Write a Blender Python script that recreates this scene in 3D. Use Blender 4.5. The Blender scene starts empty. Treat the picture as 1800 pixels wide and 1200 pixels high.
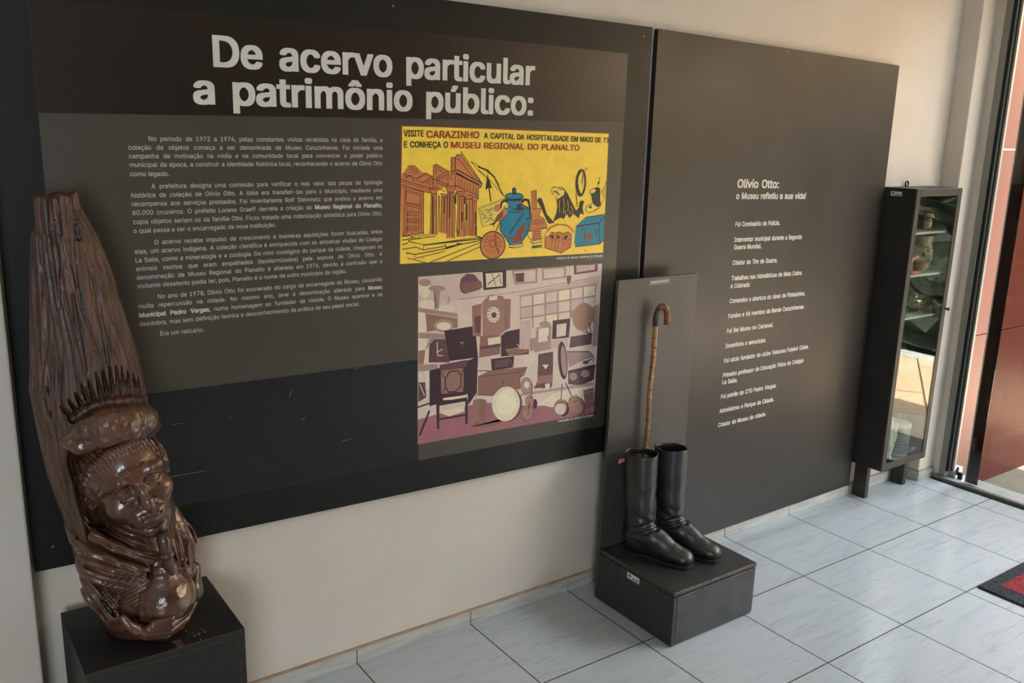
import bpy, bmesh, math, random
import numpy as np
from mathutils import Vector, Matrix
random.seed(7)
SC = bpy.context.scene
COL = SC.collection

# ------------------------------------------------------------------ camera, light, exposure
cam_d = bpy.data.cameras.new('camera'); cam = bpy.data.objects.new('camera', cam_d); COL.objects.link(cam)
cam_d.sensor_width = 36.0; cam_d.lens = 31.2044; cam_d.clip_start = 0.02
RM = ((0.81753, 0.110968, -0.565093), (-0.575271, 0.2027, -0.79245), (0.026608, 0.972933, 0.22955))
cam.matrix_world = Matrix.Translation((-1.13532, -2.43299, 1.7429)) @ Matrix(RM).to_4x4()
SC.camera = cam
SC.view_settings.view_transform = 'Standard'; SC.view_settings.look = 'None'
SC.view_settings.gamma = 1.0; SC.view_settings.use_curve_mapping = False
SC.view_settings.exposure = 3.42
SC.cycles.use_denoising = True
SC.cycles.max_bounces = 10; SC.cycles.diffuse_bounces = 6; SC.cycles.glossy_bounces = 5; SC.cycles.transparent_max_bounces = 12
SC.cycles.sample_clamp_indirect = 6.0
SC.cycles.caustics_reflective = False; SC.cycles.caustics_refractive = False

world = bpy.data.worlds.new('sky'); SC.world = world; world.use_nodes = True
wn = world.node_tree.nodes; wn.clear()
bg = wn.new('ShaderNodeBackground'); wo = wn.new('ShaderNodeOutputWorld')
bg.inputs[0].default_value = (0.82, 0.90, 1.0, 1); bg.inputs[1].default_value = 2.0
world.node_tree.links.new(bg.outputs[0], wo.inputs[0])

sun_d = bpy.data.lights.new('sun', 'SUN'); sun = bpy.data.objects.new('sun', sun_d); COL.objects.link(sun)
SUN_TO = Vector((-0.33, -0.20, 0.92))
sun.rotation_euler = SUN_TO.to_track_quat('Z', 'Y').to_euler(); sun.location = (6, -3, 6)
sun_d.energy = 4.6; sun_d.angle = 0.009; sun_d.color = (1.0, 0.92, 0.80)

por_d = bpy.data.lights.new('door_daylight', 'AREA'); por = bpy.data.objects.new('door_daylight', por_d); COL.objects.link(por)
por_d.shape = 'RECTANGLE'; por_d.size = 4.4; por_d.size_y = 2.4; por_d.cycles.is_portal = True
po2_d = bpy.data.lights.new('window_daylight', 'AREA'); po2 = bpy.data.objects.new('window_daylight', po2_d); COL.objects.link(po2)
po2_d.shape = 'RECTANGLE'; po2_d.size = 1.4; po2_d.size_y = 1.55; po2_d.cycles.is_portal = True
po2.matrix_world = Matrix.Translation((-2.6, -5.22, 1.675)) @ Matrix(((1, 0, 0), (0, 0, -1), (0, 1, 0))).to_4x4()
por.matrix_world = Matrix.Translation((3.45, -2.40, 1.25)) @ Matrix(((0, 0, 1), (1, 0, 0), (0, 1, 0))).to_4x4()

# ------------------------------------------------------------------ materials
def lin(c):
    out = []
    for v in c:
        v = v / 255.0
        out.append(v / 12.92 if v <= 0.04045 else ((v + 0.055) / 1.055) ** 2.4)
    return tuple(out) + (1.0,)
MATS = {}
class NT:
    def __init__(s, name):
        s.m = bpy.data.materials.new(name); s.m.use_nodes = True; s.t = s.m.node_tree; s.t.nodes.clear()
        s.out = s.n('ShaderNodeOutputMaterial'); MATS[name] = s.m
    def n(s, kind, **kw):
        q = s.t.nodes.new(kind)
        for k, v in kw.items(): setattr(q, k, v)
        return q
    def l(s, a, b): s.t.links.new(a, b)
    def math(s, op, a, b=None, c=None):
        q = s.n('ShaderNodeMath', operation=op)
        for i, v in enumerate((a, b, c)):
            if v is None: continue
            if isinstance(v, (int, float)): q.inputs[i].default_value = v
            else: s.l(v, q.inputs[i])
        return q.outputs[0]
    def mixc(s, f, a, b):
        q = s.n('ShaderNodeMix', data_type='RGBA')
        for i, v in ((0, f), (6, a), (7, b)):
            if isinstance(v, (int, float)): q.inputs[i].default_value = v
            elif isinstance(v, tuple): q.inputs[i].default_value = v
            else: s.l(v, q.inputs[i])
        return q.outputs[2]
def pm(name, c1, c2=None, rough=0.5, scale=20.0, stretch=(1, 1, 1), spec=0.5, metal=0.0, bump=0.0, bscale=None, detail=4.0, lo=0.35, hi=0.65, coat=0.0, rvar=0.0, bstretch=None, coat_r=0.1):
    """procedural surface: two tones of one colour mixed by noise, optional fine relief"""
    if name in MATS: return MATS[name]
    k = NT(name)
    b = k.n('ShaderNodeBsdfPrincipled'); tc = k.n('ShaderNodeTexCoord'); mp = k.n('ShaderNodeMapping')
    mp.inputs['Scale'].default_value = stretch; k.l(tc.outputs['Object'], mp.inputs[0])
    nz = k.n('ShaderNodeTexNoise'); nz.inputs['Scale'].default_value = scale; nz.inputs['Detail'].default_value = detail
    k.l(mp.outputs[0], nz.inputs['Vector'])
    mr = k.n('ShaderNodeMapRange'); mr.inputs[1].default_value = lo; mr.inputs[2].default_value = hi
    k.l(nz.outputs[0], mr.inputs[0])
    c1 = lin(c1); c2 = lin(c2) if c2 else tuple(v * 0.85 for v in c1[:3]) + (1,)
    k.l(k.mixc(mr.outputs[0], c1, c2), b.inputs['Base Color'])
    if rvar: k.l(k.math('MULTIPLY_ADD', mr.outputs[0], rvar, rough), b.inputs['Roughness'])
    else: b.inputs['Roughness'].default_value = rough
    b.inputs['Specular IOR Level'].default_value = spec; b.inputs['Metallic'].default_value = metal
    b.inputs['Coat Weight'].default_value = coat; b.inputs['Coat Roughness'].default_value = coat_r
    if bump:
        mp2 = k.n('ShaderNodeMapping'); mp2.inputs['Scale'].default_value = bstretch or stretch; k.l(tc.outputs['Object'], mp2.inputs[0])
        n2 = k.n('ShaderNodeTexNoise'); n2.inputs['Scale'].default_value = bscale or scale; n2.inputs['Detail'].default_value = 5
        k.l(mp2.outputs[0], n2.inputs['Vector'])
        bp = k.n('ShaderNodeBump'); bp.inputs['Strength'].default_value = 1.0; bp.inputs['Distance'].default_value = bump
        k.l(n2.outputs[0], bp.inputs['Height']); k.l(bp.outputs[0], b.inputs['Normal'])
    k.l(b.outputs[0], k.out.inputs[0])
    return k.m
def glass_mat(name, tint, refl=1.5):
    k = NT(name); tr = k.n('ShaderNodeBsdfTransparent'); tr.inputs[0].default_value = tuple(tint) + (1,)
    gl = k.n('ShaderNodeBsdfGlossy'); gl.inputs['Roughness'].default_value = 0.0
    fr = k.n('ShaderNodeFresnel'); ge = k.n('ShaderNodeNewGeometry')      # thin pane: same reflectance from both faces
    k.l(k.math('MULTIPLY_ADD', ge.outputs['Backfacing'], 1.0 / refl - refl, refl), fr.inputs[0])
    mx = k.n('ShaderNodeMixShader'); k.l(fr.outputs[0], mx.inputs[0]); k.l(tr.outputs[0], mx.inputs[1]); k.l(gl.outputs[0], mx.inputs[2])
    k.l(mx.outputs[0], k.out.inputs[0]); return k.m

WALL = pm('white_wall_paint', (203, 196, 184), (196, 188, 175), rough=0.6, scale=2.2, bump=0.0006, bscale=160, spec=0.3)
CEIL = pm('ceiling_paint', (225, 222, 215), rough=0.7, scale=2)
BLACK = pm('black_painted_board', (27, 27, 24), (23, 23, 21), rough=0.36, scale=5, spec=0.3, rvar=0.06)
BLACK2 = pm('black_satin_board', (38, 34, 28), (34, 31, 27), rough=0.36, scale=3, spec=0.45, rvar=0.08)
EDGE = pm('worn_board_edge', (96, 66, 40), (40, 34, 28), rough=0.7, scale=60, stretch=(1, 1, 1), lo=0.4, hi=0.6)
PED = pm('black_painted_plinth', (29, 28, 26), (23, 23, 22), rough=0.5, scale=9, bump=0.0004, bscale=120)
METAL = pm('screw_metal', (120, 118, 112), rough=0.4, metal=0.9, scale=80)
LETTER = pm('white_lettering', (206, 204, 194), (200, 198, 188), rough=0.5, scale=8)
ALU = pm('brushed_aluminium', (136, 137, 129), (126, 127, 119), rough=0.5, metal=0.6, scale=30, stretch=(6, 6, .3))
ALU_D = pm('dark_aluminium_groove', (40, 40, 38), rough=0.5, metal=0.3)
GASKET = pm('black_rubber_seal', (16, 18, 18), rough=0.6)

def floor_material():
    k = NT('marbled_floor_tiles'); b = k.n('ShaderNodeBsdfPrincipled'); tc = k.n('ShaderNodeTexCoord')
    sp = k.n('ShaderNodeSeparateXYZ'); k.l(tc.outputs['Object'], sp.inputs[0])
    gx = k.math('FLOORED_MODULO', k.math('ADD', sp.outputs[0], 45.0 + 0.225), 0.45)
    gy = k.math('FLOORED_MODULO', k.math('ADD', sp.outputs[1], 0.4265 + 0.4393 * 100.5), 0.4393)
    dx = k.math('ABSOLUTE', k.math('SUBTRACT', gx, 0.225)); dy = k.math('ABSOLUTE', k.math('SUBTRACT', gy, 0.21965))
    mind = k.math('MINIMUM', dx, dy)
    nz0 = k.n('ShaderNodeTexNoise'); nz0.inputs['Scale'].default_value = 90; k.l(tc.outputs['Object'], nz0.inputs['Vector'])
    gw = k.math('MULTIPLY_ADD', nz0.outputs[0], 0.0028, 0.0010)
    grout = k.math('LESS_THAN', mind, gw)
    # per-tile offset of the veining
    ix = k.math('FLOOR', k.math('DIVIDE', k.math('ADD', sp.outputs[0], 45.0), 0.45)); iy = k.math('FLOOR', k.math('DIVIDE', k.math('ADD', sp.outputs[1], 0.4265 + 43.93), 0.4393))
    cmb = k.n('ShaderNodeCombineXYZ'); k.l(k.math('MULTIPLY', ix, 3.71), cmb.inputs[0]); k.l(k.math('MULTIPLY', iy, 5.13), cmb.inputs[1])
    k.l(k.math('ADD', k.math('MULTIPLY', ix, 1.3), iy), cmb.inputs[2])
    va = k.n('ShaderNodeVectorMath', operation='ADD'); k.l(tc.outputs['Object'], va.inputs[0]); k.l(cmb.outputs[0], va.inputs[1])
    mp = k.n('ShaderNodeMapping'); mp.inputs['Rotation'].default_value = (0, 0, math.radians(66)); mp.inputs['Scale'].default_value = (1.4, 11, 1)
    k.l(va.outputs[0], mp.inputs[0])
    nz = k.n('ShaderNodeTexNoise'); nz.inputs['Scale'].default_value = 2.6; nz.inputs['Detail'].default_value = 6; nz.inputs['Roughness'].default_value = 0.62; nz.inputs['Distortion'].default_value = 0.5
    k.l(mp.outputs[0], nz.inputs['Vector'])
    r1 = k.n('ShaderNodeMapRange'); r1.inputs[1].default_value = 0.50; r1.inputs[2].default_value = 0.74; k.l(nz.outputs[0], r1.inputs[0])
    mp2 = k.n('ShaderNodeMapping'); mp2.inputs['Rotation'].default_value = (0, 0, math.radians(60)); mp2.inputs['Scale'].default_value = (3.0, 38, 1); k.l(va.outputs[0], mp2.inputs[0])
    nz2 = k.n('ShaderNodeTexNoise'); nz2.inputs['Scale'].default_value = 2.4; nz2.inputs['Detail'].default_value = 5; nz2.inputs['Distortion'].default_value = 0.9; k.l(mp2.outputs[0], nz2.inputs['Vector'])
    r2 = k.n('ShaderNodeMapRange'); r2.inputs[1].default_value = 0.58; r2.inputs[2].default_value = 0.78; k.l(nz2.outputs[0], r2.inputs[0])
    c = k.mixc(r1.outputs[0], lin((170, 178, 181)), lin((158, 165, 168)))
    c = k.mixc(k.math('MULTIPLY', r2.outputs[0], 0.42), c, lin((110, 110, 108)))
    c = k.mixc(grout, c, lin((62, 52, 44)))
    k.l(c, b.inputs['Base Color'])
    k.l(k.math('MULTIPLY_ADD', grout, 0.6, 0.17), b.inputs['Roughness'])
    bp = k.n('ShaderNodeBump'); bp.inputs['Distance'].default_value = 0.0015; bp.inputs['Strength'].default_value = 0.6
    k.l(k.math('SUBTRACT', 1.0, grout), bp.inputs['Height']); k.l(bp.outputs[0], b.inputs['Normal'])
    k.l(b.outputs[0], k.out.inputs[0]); return k.m
FLOOR = floor_material()
BASEB = pm('baseboard_tile', (182, 180, 172), (160, 158, 150), rough=0.25, scale=7, stretch=(1, 1, 6), lo=.4, hi=.7)
OCHRE = pm('ochre_grout_strip', (168, 144, 118), (152, 126, 100), rough=0.8, scale=14)

# ------------------------------------------------------------------ helpers
def base_loc(o):
    v = Vector((0, 0, 0))
    while o is not None: v = v + o.location; o = o.parent
    return v
def finish(name, me, mats, parent=None, smooth=False, label=None):
    """links a mesh given in room coordinates as ONE object, in its parent's frame"""
    off = base_loc(parent)
    if off.length > 0: me.transform(Matrix.Translation(-off))
    for m in (mats if isinstance(mats, (list, tuple)) else [mats]): me.materials.append(m)
    if smooth:
        for p in me.polygons: p.use_smooth = True
    o = bpy.data.objects.new(name, me); COL.objects.link(o); o.parent = parent
    if label: o['label'] = label
    return o
def obj(name, bm, mats, parent=None, smooth=False, label=None):
    me = bpy.data.meshes.new(name); bm.normal_update(); bm.to_mesh(me); bm.free()
    return finish(name, me, mats, parent, smooth, label)
def thing(name, loc, label, cat, group=None):
    o = bpy.data.objects.new(name, None); COL.objects.link(o); o.location = loc; o.empty_display_size = 0.05
    o['label'] = label; o['category'] = cat
    if group: o['group'] = group
    return o
def tag(o, label, cat, group=None):
    o['label'] = label; o['category'] = cat
    if group: o['group'] = group
    return o
def struct(o): o['kind'] = 'structure'; return o
def add_box(bm, a, b, bev=0.0, mi=0, emi=None, seg=1):
    x0, y0, z0 = (min(a[i], b[i]) for i in range(3)); x1, y1, z1 = (max(a[i], b[i]) for i in range(3))
    t = bmesh.new()
    vs = [t.verts.new(p) for p in ((x0, y0, z0), (x1, y0, z0), (x1, y1, z0), (x0, y1, z0), (x0, y0, z1), (x1, y0, z1), (x1, y1, z1), (x0, y1, z1))]
    for f in ((0, 3, 2, 1), (4, 5, 6, 7), (0, 1, 5, 4), (1, 2, 6, 5), (2, 3, 7, 6), (3, 0, 4, 7)): t.faces.new([vs[i] for i in f]).material_index = mi
    if bev: bmesh.ops.bevel(t, geom=list(t.edges), offset=bev, segments=seg, affect='EDGES', profile=0.5, material=(emi if emi is not None else -1))
    merge(bm, t); return bm
def merge(bm, t):
    me = bpy.data.meshes.new('tmp'); t.to_mesh(me); t.free(); bm.from_mesh(me); bpy.data.meshes.remove(me)
def bx(a, b, bev=0.0, emi=None, seg=1): return add_box(bmesh.new(), a, b, bev, 0, emi, seg)
def tube(bm, pts, rads, n=12, cap=True, mi=0, flat=1.0):
    pts = [Vector(p) for p in pts]; rads = [rads] * len(pts) if isinstance(rads, (int, float)) else rads
    rings = []; prev = None
    for i, p in enumerate(pts):
        d = (pts[min(i + 1, len(pts) - 1)] - pts[max(i - 1, 0)]).normalized()
        if prev is None: u = d.orthogonal().normalized()
        else: u = (prev - d * prev.dot(d)).normalized()
        prev = u; v = d.cross(u)
        rings.append([bm.verts.new(p + (u * math.cos(2 * math.pi * k / n) + v * math.sin(2 * math.pi * k / n) * flat) * rads[i]) for k in range(n)])
    for a, b in zip(rings, rings[1:]):
        for k in range(n):
            f = bm.faces.new((a[k], a[(k + 1) % n], b[(k + 1) % n], b[k])); f.smooth = True; f.material_index = mi
    if cap:
        bm.faces.new(rings[0][::-1]).material_index = mi; bm.faces.new(rings[-1]).material_index = mi
    return bm
def lathe(bm, prof, c=(0, 0, 0), n=28, mi=0, sx=1.0, sy=1.0):
    rings = [[bm.verts.new((c[0] + r * sx * math.cos(2 * math.pi * k / n), c[1] + r * sy * math.sin(2 * math.pi * k / n), c[2] + z)) for k in range(n)] for r, z in prof]
    for a, b in zip(rings, rings[1:]):
        for k in range(n):
            f = bm.faces.new((a[k], a[(k + 1) % n], b[(k + 1) % n], b[k])); f.smooth = True; f.material_index = mi
    bm.faces.new(rings[0][::-1]).material_index = mi; bm.faces.new(rings[-1]).material_index = mi
    return bm
def slab(corners, y0, y1):
    """board standing in the wall plane: four (x,z) corners, between depths y0 (front) and y1 (back)"""
    bm = bmesh.new(); f = [bm.verts.new((x, y0, z)) for x, z in corners]; b = [bm.verts.new((x, y1, z)) for x, z in corners]
    bm.faces.new(f); bm.faces.new(b[::-1]); n = len(corners)
    for i in range(n): bm.faces.new((f[(i + 1) % n], f[i], b[i], b[(i + 1) % n]))
    bmesh.ops.recalc_face_normals(bm, faces=bm.faces); return bm

# ------------------------------------------------------------------ the setting
ALU = pm('brushed_aluminium', (178, 178, 168), rough=0.38)
struct(obj('floor', bx((-5.2, -5.2, -0.12), (3.375, 0.16, 0)), FLOOR))
struct(obj('wall_back', bx((-5.2, 0.01, 0), (3.50, 0.16, 2.95)), WALL))
struct(obj('ceiling', bx((-5.2, -5.2, 2.95), (3.50, 0.16, 3.08)), CEIL))
FRONTW = pm('grey_green_exhibit_wall', (74, 77, 68), (62, 65, 58), rough=0.6, scale=2)
bm = bmesh.new()
for a, b in (((-5.2, -5.2, 0), (3.50, -5.05, 0.9)), ((-5.2, -5.2, 2.45), (3.50, -5.05, 2.95)), ((-5.2, -5.2, .9), (-3.3, -5.05, 2.45)), ((-1.9, -5.2, .9), (3.50, -5.05, 2.45))): add_box(bm, a, b)
struct(obj('wall_front', bm, FRONTW))
bm = bmesh.new()
for x in (-3.3, -2.62, -1.95): add_box(bm, (x, -5.15, .9), (x + .05, -5.10, 2.45))
for z in (.9, 1.9, 2.40): add_box(bm, (-3.3, -5.15, z), (-1.9, -5.10, z + .05))
struct(obj('window_1', bm, ALU))
struct(obj('wall_left', bx((-5.2, -5.05, 0), (-5.05, 0.01, 2.95)), WALL))
struct(obj('wall_pier', bx((-2.6, -0.10, 0), (-0.926, 0.02, 2.95), 0.006, seg=2), WALL))           # pier at the left edge of the picture
bm = bmesh.new(); add_box(bm, (3.205, -0.085, 0), (3.34, 0.02, 2.95), 0.003); add_box(bm, (3.34, -0.125, 0), (3.50, 0.02, 2.95))
struct(obj('wall_right', bm, WALL))
bm = bmesh.new(); add_box(bm, (3.335, -5.05, 2.56), (3.50, -0.125, 2.95)); add_box(bm, (3.335, -5.05, 0), (3.50, -4.75, 2.56))
struct(obj('trim_1', bm, WALL))                                                                    # lintel over the sliding door
bm = bmesh.new()
xs = [-0.92 + 0] + [0.45 * k for k in range(-2, 8) if 0.45 * k > -0.9] + [3.204]
for x0, x1 in zip(xs, xs[1:]): add_box(bm, (x0 + 0.0018, 0.0, 0), (x1 - 0.0018, 0.012, 0.050), 0.001)
add_box(bm, (3.196, -0.094, 0), (3.206, 0.012, 0.052), 0.001); add_box(bm, (3.2075, -0.094, 0), (3.336, -0.084, 0.052), 0.001)
struct(obj('baseboard_back', bm, BASEB))
bm = bmesh.new(); add_box(bm, (-0.92, 0.001, 0.050), (3.197, 0.012, 0.0575)); add_box(bm, (3.198, -0.092, 0.052), (3.206, 0.0, 0.057)); add_box(bm, (3.206, -0.092, 0.052), (3.335, -0.084, 0.057))
struct(obj('trim_2', bm, OCHRE))
struct(obj('trim_3', bx((3.376, -4.8, -0.15), (3.475, -0.10, 0.012), 0.002), pm('white_stone_sill', (158, 164, 166), (146, 152, 154), rough=0.3, scale=9)))

# sliding glass door on the right wall, seen end on
door = bpy.data.objects.new('door_1', None); COL.objects.link(door); door.location = (3.35, -0.2, 0); struct(door)
bm = bmesh.new()
add_box(bm, (3.335, -0.156, 0.02), (3.385, -0.125, 2.56), 0.001)
add_box(bm, (3.350, -0.176, 0.055), (3.385, -0.166, 2.56), 0.001); add_box(bm, (3.352, -0.194, 0.055), (3.372, -0.183, 2.56), 0.002)
add_box(bm, (3.335, -4.75, 2.50), (3.40, -0.125, 2.56), 0.002)
obj('frame', bm, ALU, door)
bm = bmesh.new(); add_box(bm, (3.345, -0.1665, 0.05), (3.380, -0.1562, 2.56)); add_box(bm, (3.356, -0.181, 0.055), (3.380, -0.176, 2.56)); obj('weather_seal', bm, GASKET, door)
bm = bmesh.new(); add_box(bm, (3.336, -4.75, 0.001), (3.372, -0.105, 0.014), 0.002); add_box(bm, (3.315, -4.75, 0.001), (3.334, -0.105, 0.020), 0.002)
obj('track', bm, ALU, door)
obj('track_groove', bx((3.300, -4.75, 0.0005), (3.316, -0.105, 0.006)), ALU_D, door)
bm = bmesh.new(); add_box(bm, (3.386, -0.225, 0.012), (3.40, -0.20, 0.05), 0.002); add_box(bm, (3.386, -0.20, 0.03), (3.40, -0.19, 0.075), 0.002); obj('guide_bracket', bm, ALU_D, door)
obj('corner_block', bx((3.386, -0.188, 0.0125), (3.46, -0.127, 0.060), .002), pm('white_corner_block', (176, 180, 180), rough=.4), door)
leaf = obj('glass_leaf', bx((3.356, -1.45, 0.02), (3.364, -0.258, 2.50)), glass_mat('tinted_glass', (0.70, 0.69, 0.66)), door)
obj('leaf_edge', bx((3.3555, -0.2585, 0.02), (3.3645, -0.2555, 2.50)), pm('polished_glass_edge', (225, 228, 222), rough=0.15, scale=20), leaf)
obj('edge_strip', bx((3.3648, -0.318, 0.02), (3.370, -0.259, 2.50)), glass_mat('smoked_strip', (0.16, 0.17, 0.16)), leaf)
obj('glass_leaf', bx((3.380, -4.70, 0.02), (3.388, -2.9, 2.50)), glass_mat('tinted_glass_far', (0.60, 0.60, 0.57)), door)

# outside, as far as the door and the reflections show it, with an added glare wall
PAVE = NT('terracotta_pavers'); _b = PAVE.n('ShaderNodeBsdfPrincipled'); _t = PAVE.n('ShaderNodeTexCoord'); _m = PAVE.n('ShaderNodeMapping'); _m.inputs['Rotation'].default_value = (0, 0, math.radians(33))
PAVE.l(_t.outputs['Object'], _m.inputs[0]); _k = PAVE.n('ShaderNodeTexBrick'); _k.inputs['Scale'].default_value = 1.0; _k.inputs['Brick Width'].default_value = 0.62; _k.inputs['Row Height'].default_value = 0.34; _k.inputs['Mortar Size'].default_value = 0.008
_k.inputs['Color1'].default_value = lin((226, 184, 146)); _k.inputs['Color2'].default_value = lin((224, 208, 184)); _k.inputs['Mortar'].default_value = lin((92, 80, 62))
PAVE.l(_m.outputs[0], _k.inputs['Vector']); PAVE.l(_k.outputs[0], _b.inputs['Base Color']); _b.inputs['Roughness'].default_value = 0.7; PAVE.l(_b.outputs[0], PAVE.out.inputs[0])
struct(obj('floor_outside', bx((4.30, -14, -0.30), (6.38, 6, -0.15)), PAVE.m))
struct(obj('paving_shade_strip', bx((3.476, -14, -0.30), (4.298, 6, -0.149)), pm('grey_shaded_paving', (112, 108, 92), (100, 96, 82), rough=0.85, scale=9)))  # paving carries on here; its shade is put into the darker colour
struct(obj('trim_4', bx((6.38, -14, -0.30), (6.56, 6, -0.138), 0.01), pm('pale_kerb_stone', (205, 212, 214), rough=0.7, scale=12)))
struct(obj('ground_outside', bx((6.56, -30, -0.35), (40, 30, -0.18)), pm('grey_road', (96, 96, 94), rough=0.9, scale=8)))
CLAD = pm('copper_red_cladding', (92, 44, 36), (85, 41, 33), rough=0.30, spec=0.06, scale=3, stretch=(1, 1, .2))
bm = bmesh.new()
for z0, z1 in ((-0.15, 0.748), (0.754, 1.72), (1.726, 2.74)): add_box(bm, (3.772, -0.095, z0), (8.6, 0.06, z1), 0.002)
struct(obj('wall_outside', bm, CLAD))
bm = bmesh.new()
for z0, z1 in ((-0.15, 0.748), (0.754, 1.72), (1.726, 2.74)): add_box(bm, (3.502, -0.100, z0), (3.768, 0.06, z1), 0.002)
struct(obj('cladding_lit_stretch', bm, pm('lit_copper_cladding', (112, 76, 64), (106, 72, 60), rough=0.45, spec=0.12, scale=3, stretch=(1, 1, .2))))  # lighter cladding colour imitates the brighter light on the wall in the door gap
struct(obj('ceiling_outside', bx((3.36, -9, 2.75), (3.92, 3, 2.95)), pm('dark_canopy_soffit', (64, 58, 52), rough=0.6, scale=6)))
struct(obj('wall_street_glare', bx((13.0, -45, -.3), (14, 12, 6.5)), pm('ochre_glare_wall', (196, 164, 126), (184, 150, 112), rough=0.8, scale=1.2)))  # unseen wall, added to give the panels a warm glare
bm = bmesh.new(); random.seed(3)
t = bmesh.new(); bmesh.ops.create_cube(t, size=1.0); bmesh.ops.subdivide_edges(t, edges=list(t.edges), cuts=30, use_grid_fill=True)
for v in t.verts:
    v.co = Vector((7.3 + v.co.x * 1.2, -5.5 + v.co.y * 9.2, 1.05 + v.co.z * 2.5)) + Vector((random.uniform(-.12, .12), random.uniform(-.2, .2), random.uniform(-.12, .12)))
merge(bm, t)
hedge = obj('clipped_hedge', bm, pm('hedge_leaves', (44, 62, 40), (18, 30, 18), rough=0.7, scale=14, bump=0.03, bscale=25)); tag(hedge, 'dark green hedge beyond the sunlit paving, mirrored in the cabinet glass', 'hedge')

# ------------------------------------------------------------------ lettering
import os
FONT = None
try: FONT = bpy.data.fonts.load(os.path.join(bpy.utils.system_resource('DATAFILES'), 'fonts', 'Inter.woff2'))
except Exception: pass
_words = {}
def word_job(txt, bold):
    if (txt, bold) not in _words: _words[(txt, bold)] = None
def make_words():
    obs = []
    for (txt, bold) in list(_words):
        c = bpy.data.curves.new('w', 'FONT'); c.body = txt; c.size = 1.0; c.resolution_u = 3
        if FONT: c.font = FONT
        o = bpy.data.objects.new('w', c); COL.objects.link(o); obs.append(((txt, bold), o, c))
    bpy.context.view_layer.update(); dg = bpy.context.evaluated_depsgraph_get()
    from mathutils.geometry import interpolate_bezier, tessellate_polygon, delaunay_2d_cdt
    for key, o, c in obs:
        loops = []
        for sp in o.to_curve(dg).splines:                                # outlines of the glyphs, filled one by one: strokes of a letter may overlap
            bp = sp.bezier_points; n = len(bp); lp = []
            for i in range(n):
                p, q = bp[i], bp[(i + 1) % n]; st = (p.handle_right - p.co).cross(q.co - p.co).length + (q.handle_left - p.co).cross(q.co - p.co).length < 1e-6
                lp += [tuple(v[:2]) for v in interpolate_bezier(p.co, p.handle_right, q.handle_left, q.co, 2 if st else 5)[:-1]]
            if len(lp) > 2: loops.append(lp)
        o.to_curve_clear()
        area = lambda L_: sum(L_[i][0] * L_[(i + 1) % len(L_)][1] - L_[(i + 1) % len(L_)][0] * L_[i][1] for i in range(len(L_))) / 2
        def inside(p, L_):
            r = False
            for i in range(len(L_)):
                (x0, y0), (x1, y1) = L_[i], L_[i - 1]
                if (y0 > p[1]) != (y1 > p[1]) and p[0] < (x1 - x0) * (p[1] - y0) / (y1 - y0) + x0: r = not r
            return r
        ars = [area(L_) for L_ in loops]; sg = 1 if max(ars, key=abs) > 0 else -1
        outs = [i for i in range(len(loops)) if ars[i] * sg > 0]; grp_ = {i: [i] for i in outs}
        for i in range(len(loops)):
            if i in grp_: continue
            own = [j for j in outs if inside(loops[i][0], loops[j])]
            if own: grp_[min(own, key=lambda j: abs(ars[j]))].append(i)
        co, fs = [], []
        for li, ids in enumerate(grp_.values()):
            n0 = len(co); flat = [q for i in ids for q in loops[i]]; co += [(q[0], q[1], li % 3) for q in flat]
            tr = tessellate_polygon([[Vector((q[0], q[1], 0)) for q in loops[i]] for i in ids])
            ar = sum(abs(area([flat[v] for v in t_])) for t_ in tr); want = abs(ars[ids[0]]) - sum(abs(ars[i]) for i in ids[1:])
            if len(ids) == 1 and abs(ar - want) > .03 * want:
                m_ = len(flat); r_ = delaunay_2d_cdt([Vector(q) for q in flat], [(i, (i + 1) % m_) for i in range(m_)], [], 0, 1e-6)
                def wind(p):                                              # self-crossing outline: keep what it winds around
                    w = 0
                    for i in range(m_):
                        (x0, y0), (x1, y1) = flat[i], flat[(i + 1) % m_]; cr = (x1 - x0) * (p[1] - y0) - (p[0] - x0) * (y1 - y0)
                        if y0 <= p[1] < y1 and cr > 0: w += 1
                        elif y1 <= p[1] < y0 and cr < 0: w -= 1
                    return w
                tr = [f for f in r_[2] if wind(sum((r_[0][v] for v in f), Vector((0, 0))) / len(f)) != 0]
                del co[n0:]; co += [(q[0], q[1], li % 3) for q in r_[0]]
            fs += [tuple(n0 + v for v in t_) for t_ in tr]
        if key[1]:                                                       # bold: the glyphs laid over themselves with small offsets
            r = .026 * key[1]; co0, fs0 = co, fs; co, fs = [], []
            for j in range(8):
                dx_, dz_ = ((1, 0), (1, 1), (0, 1), (-1, 1), (-1, 0), (-1, -1), (0, -1), (1, -1))[j]; n0 = len(co); co += [(x + r * dx_, z + r * .55 * dz_, k_ + 3 * (j + 1)) for x, z, k_ in co0]; fs += [tuple(i + n0 for i in f) for f in fs0]
        xs = [q[0] for q in co] or [0]; _words[key] = (co, fs, min(xs), max(xs))
    for key, o, c in obs: bpy.data.objects.remove(o); bpy.data.curves.remove(c)
CAP = 0.727; XSB = 0.9
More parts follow.
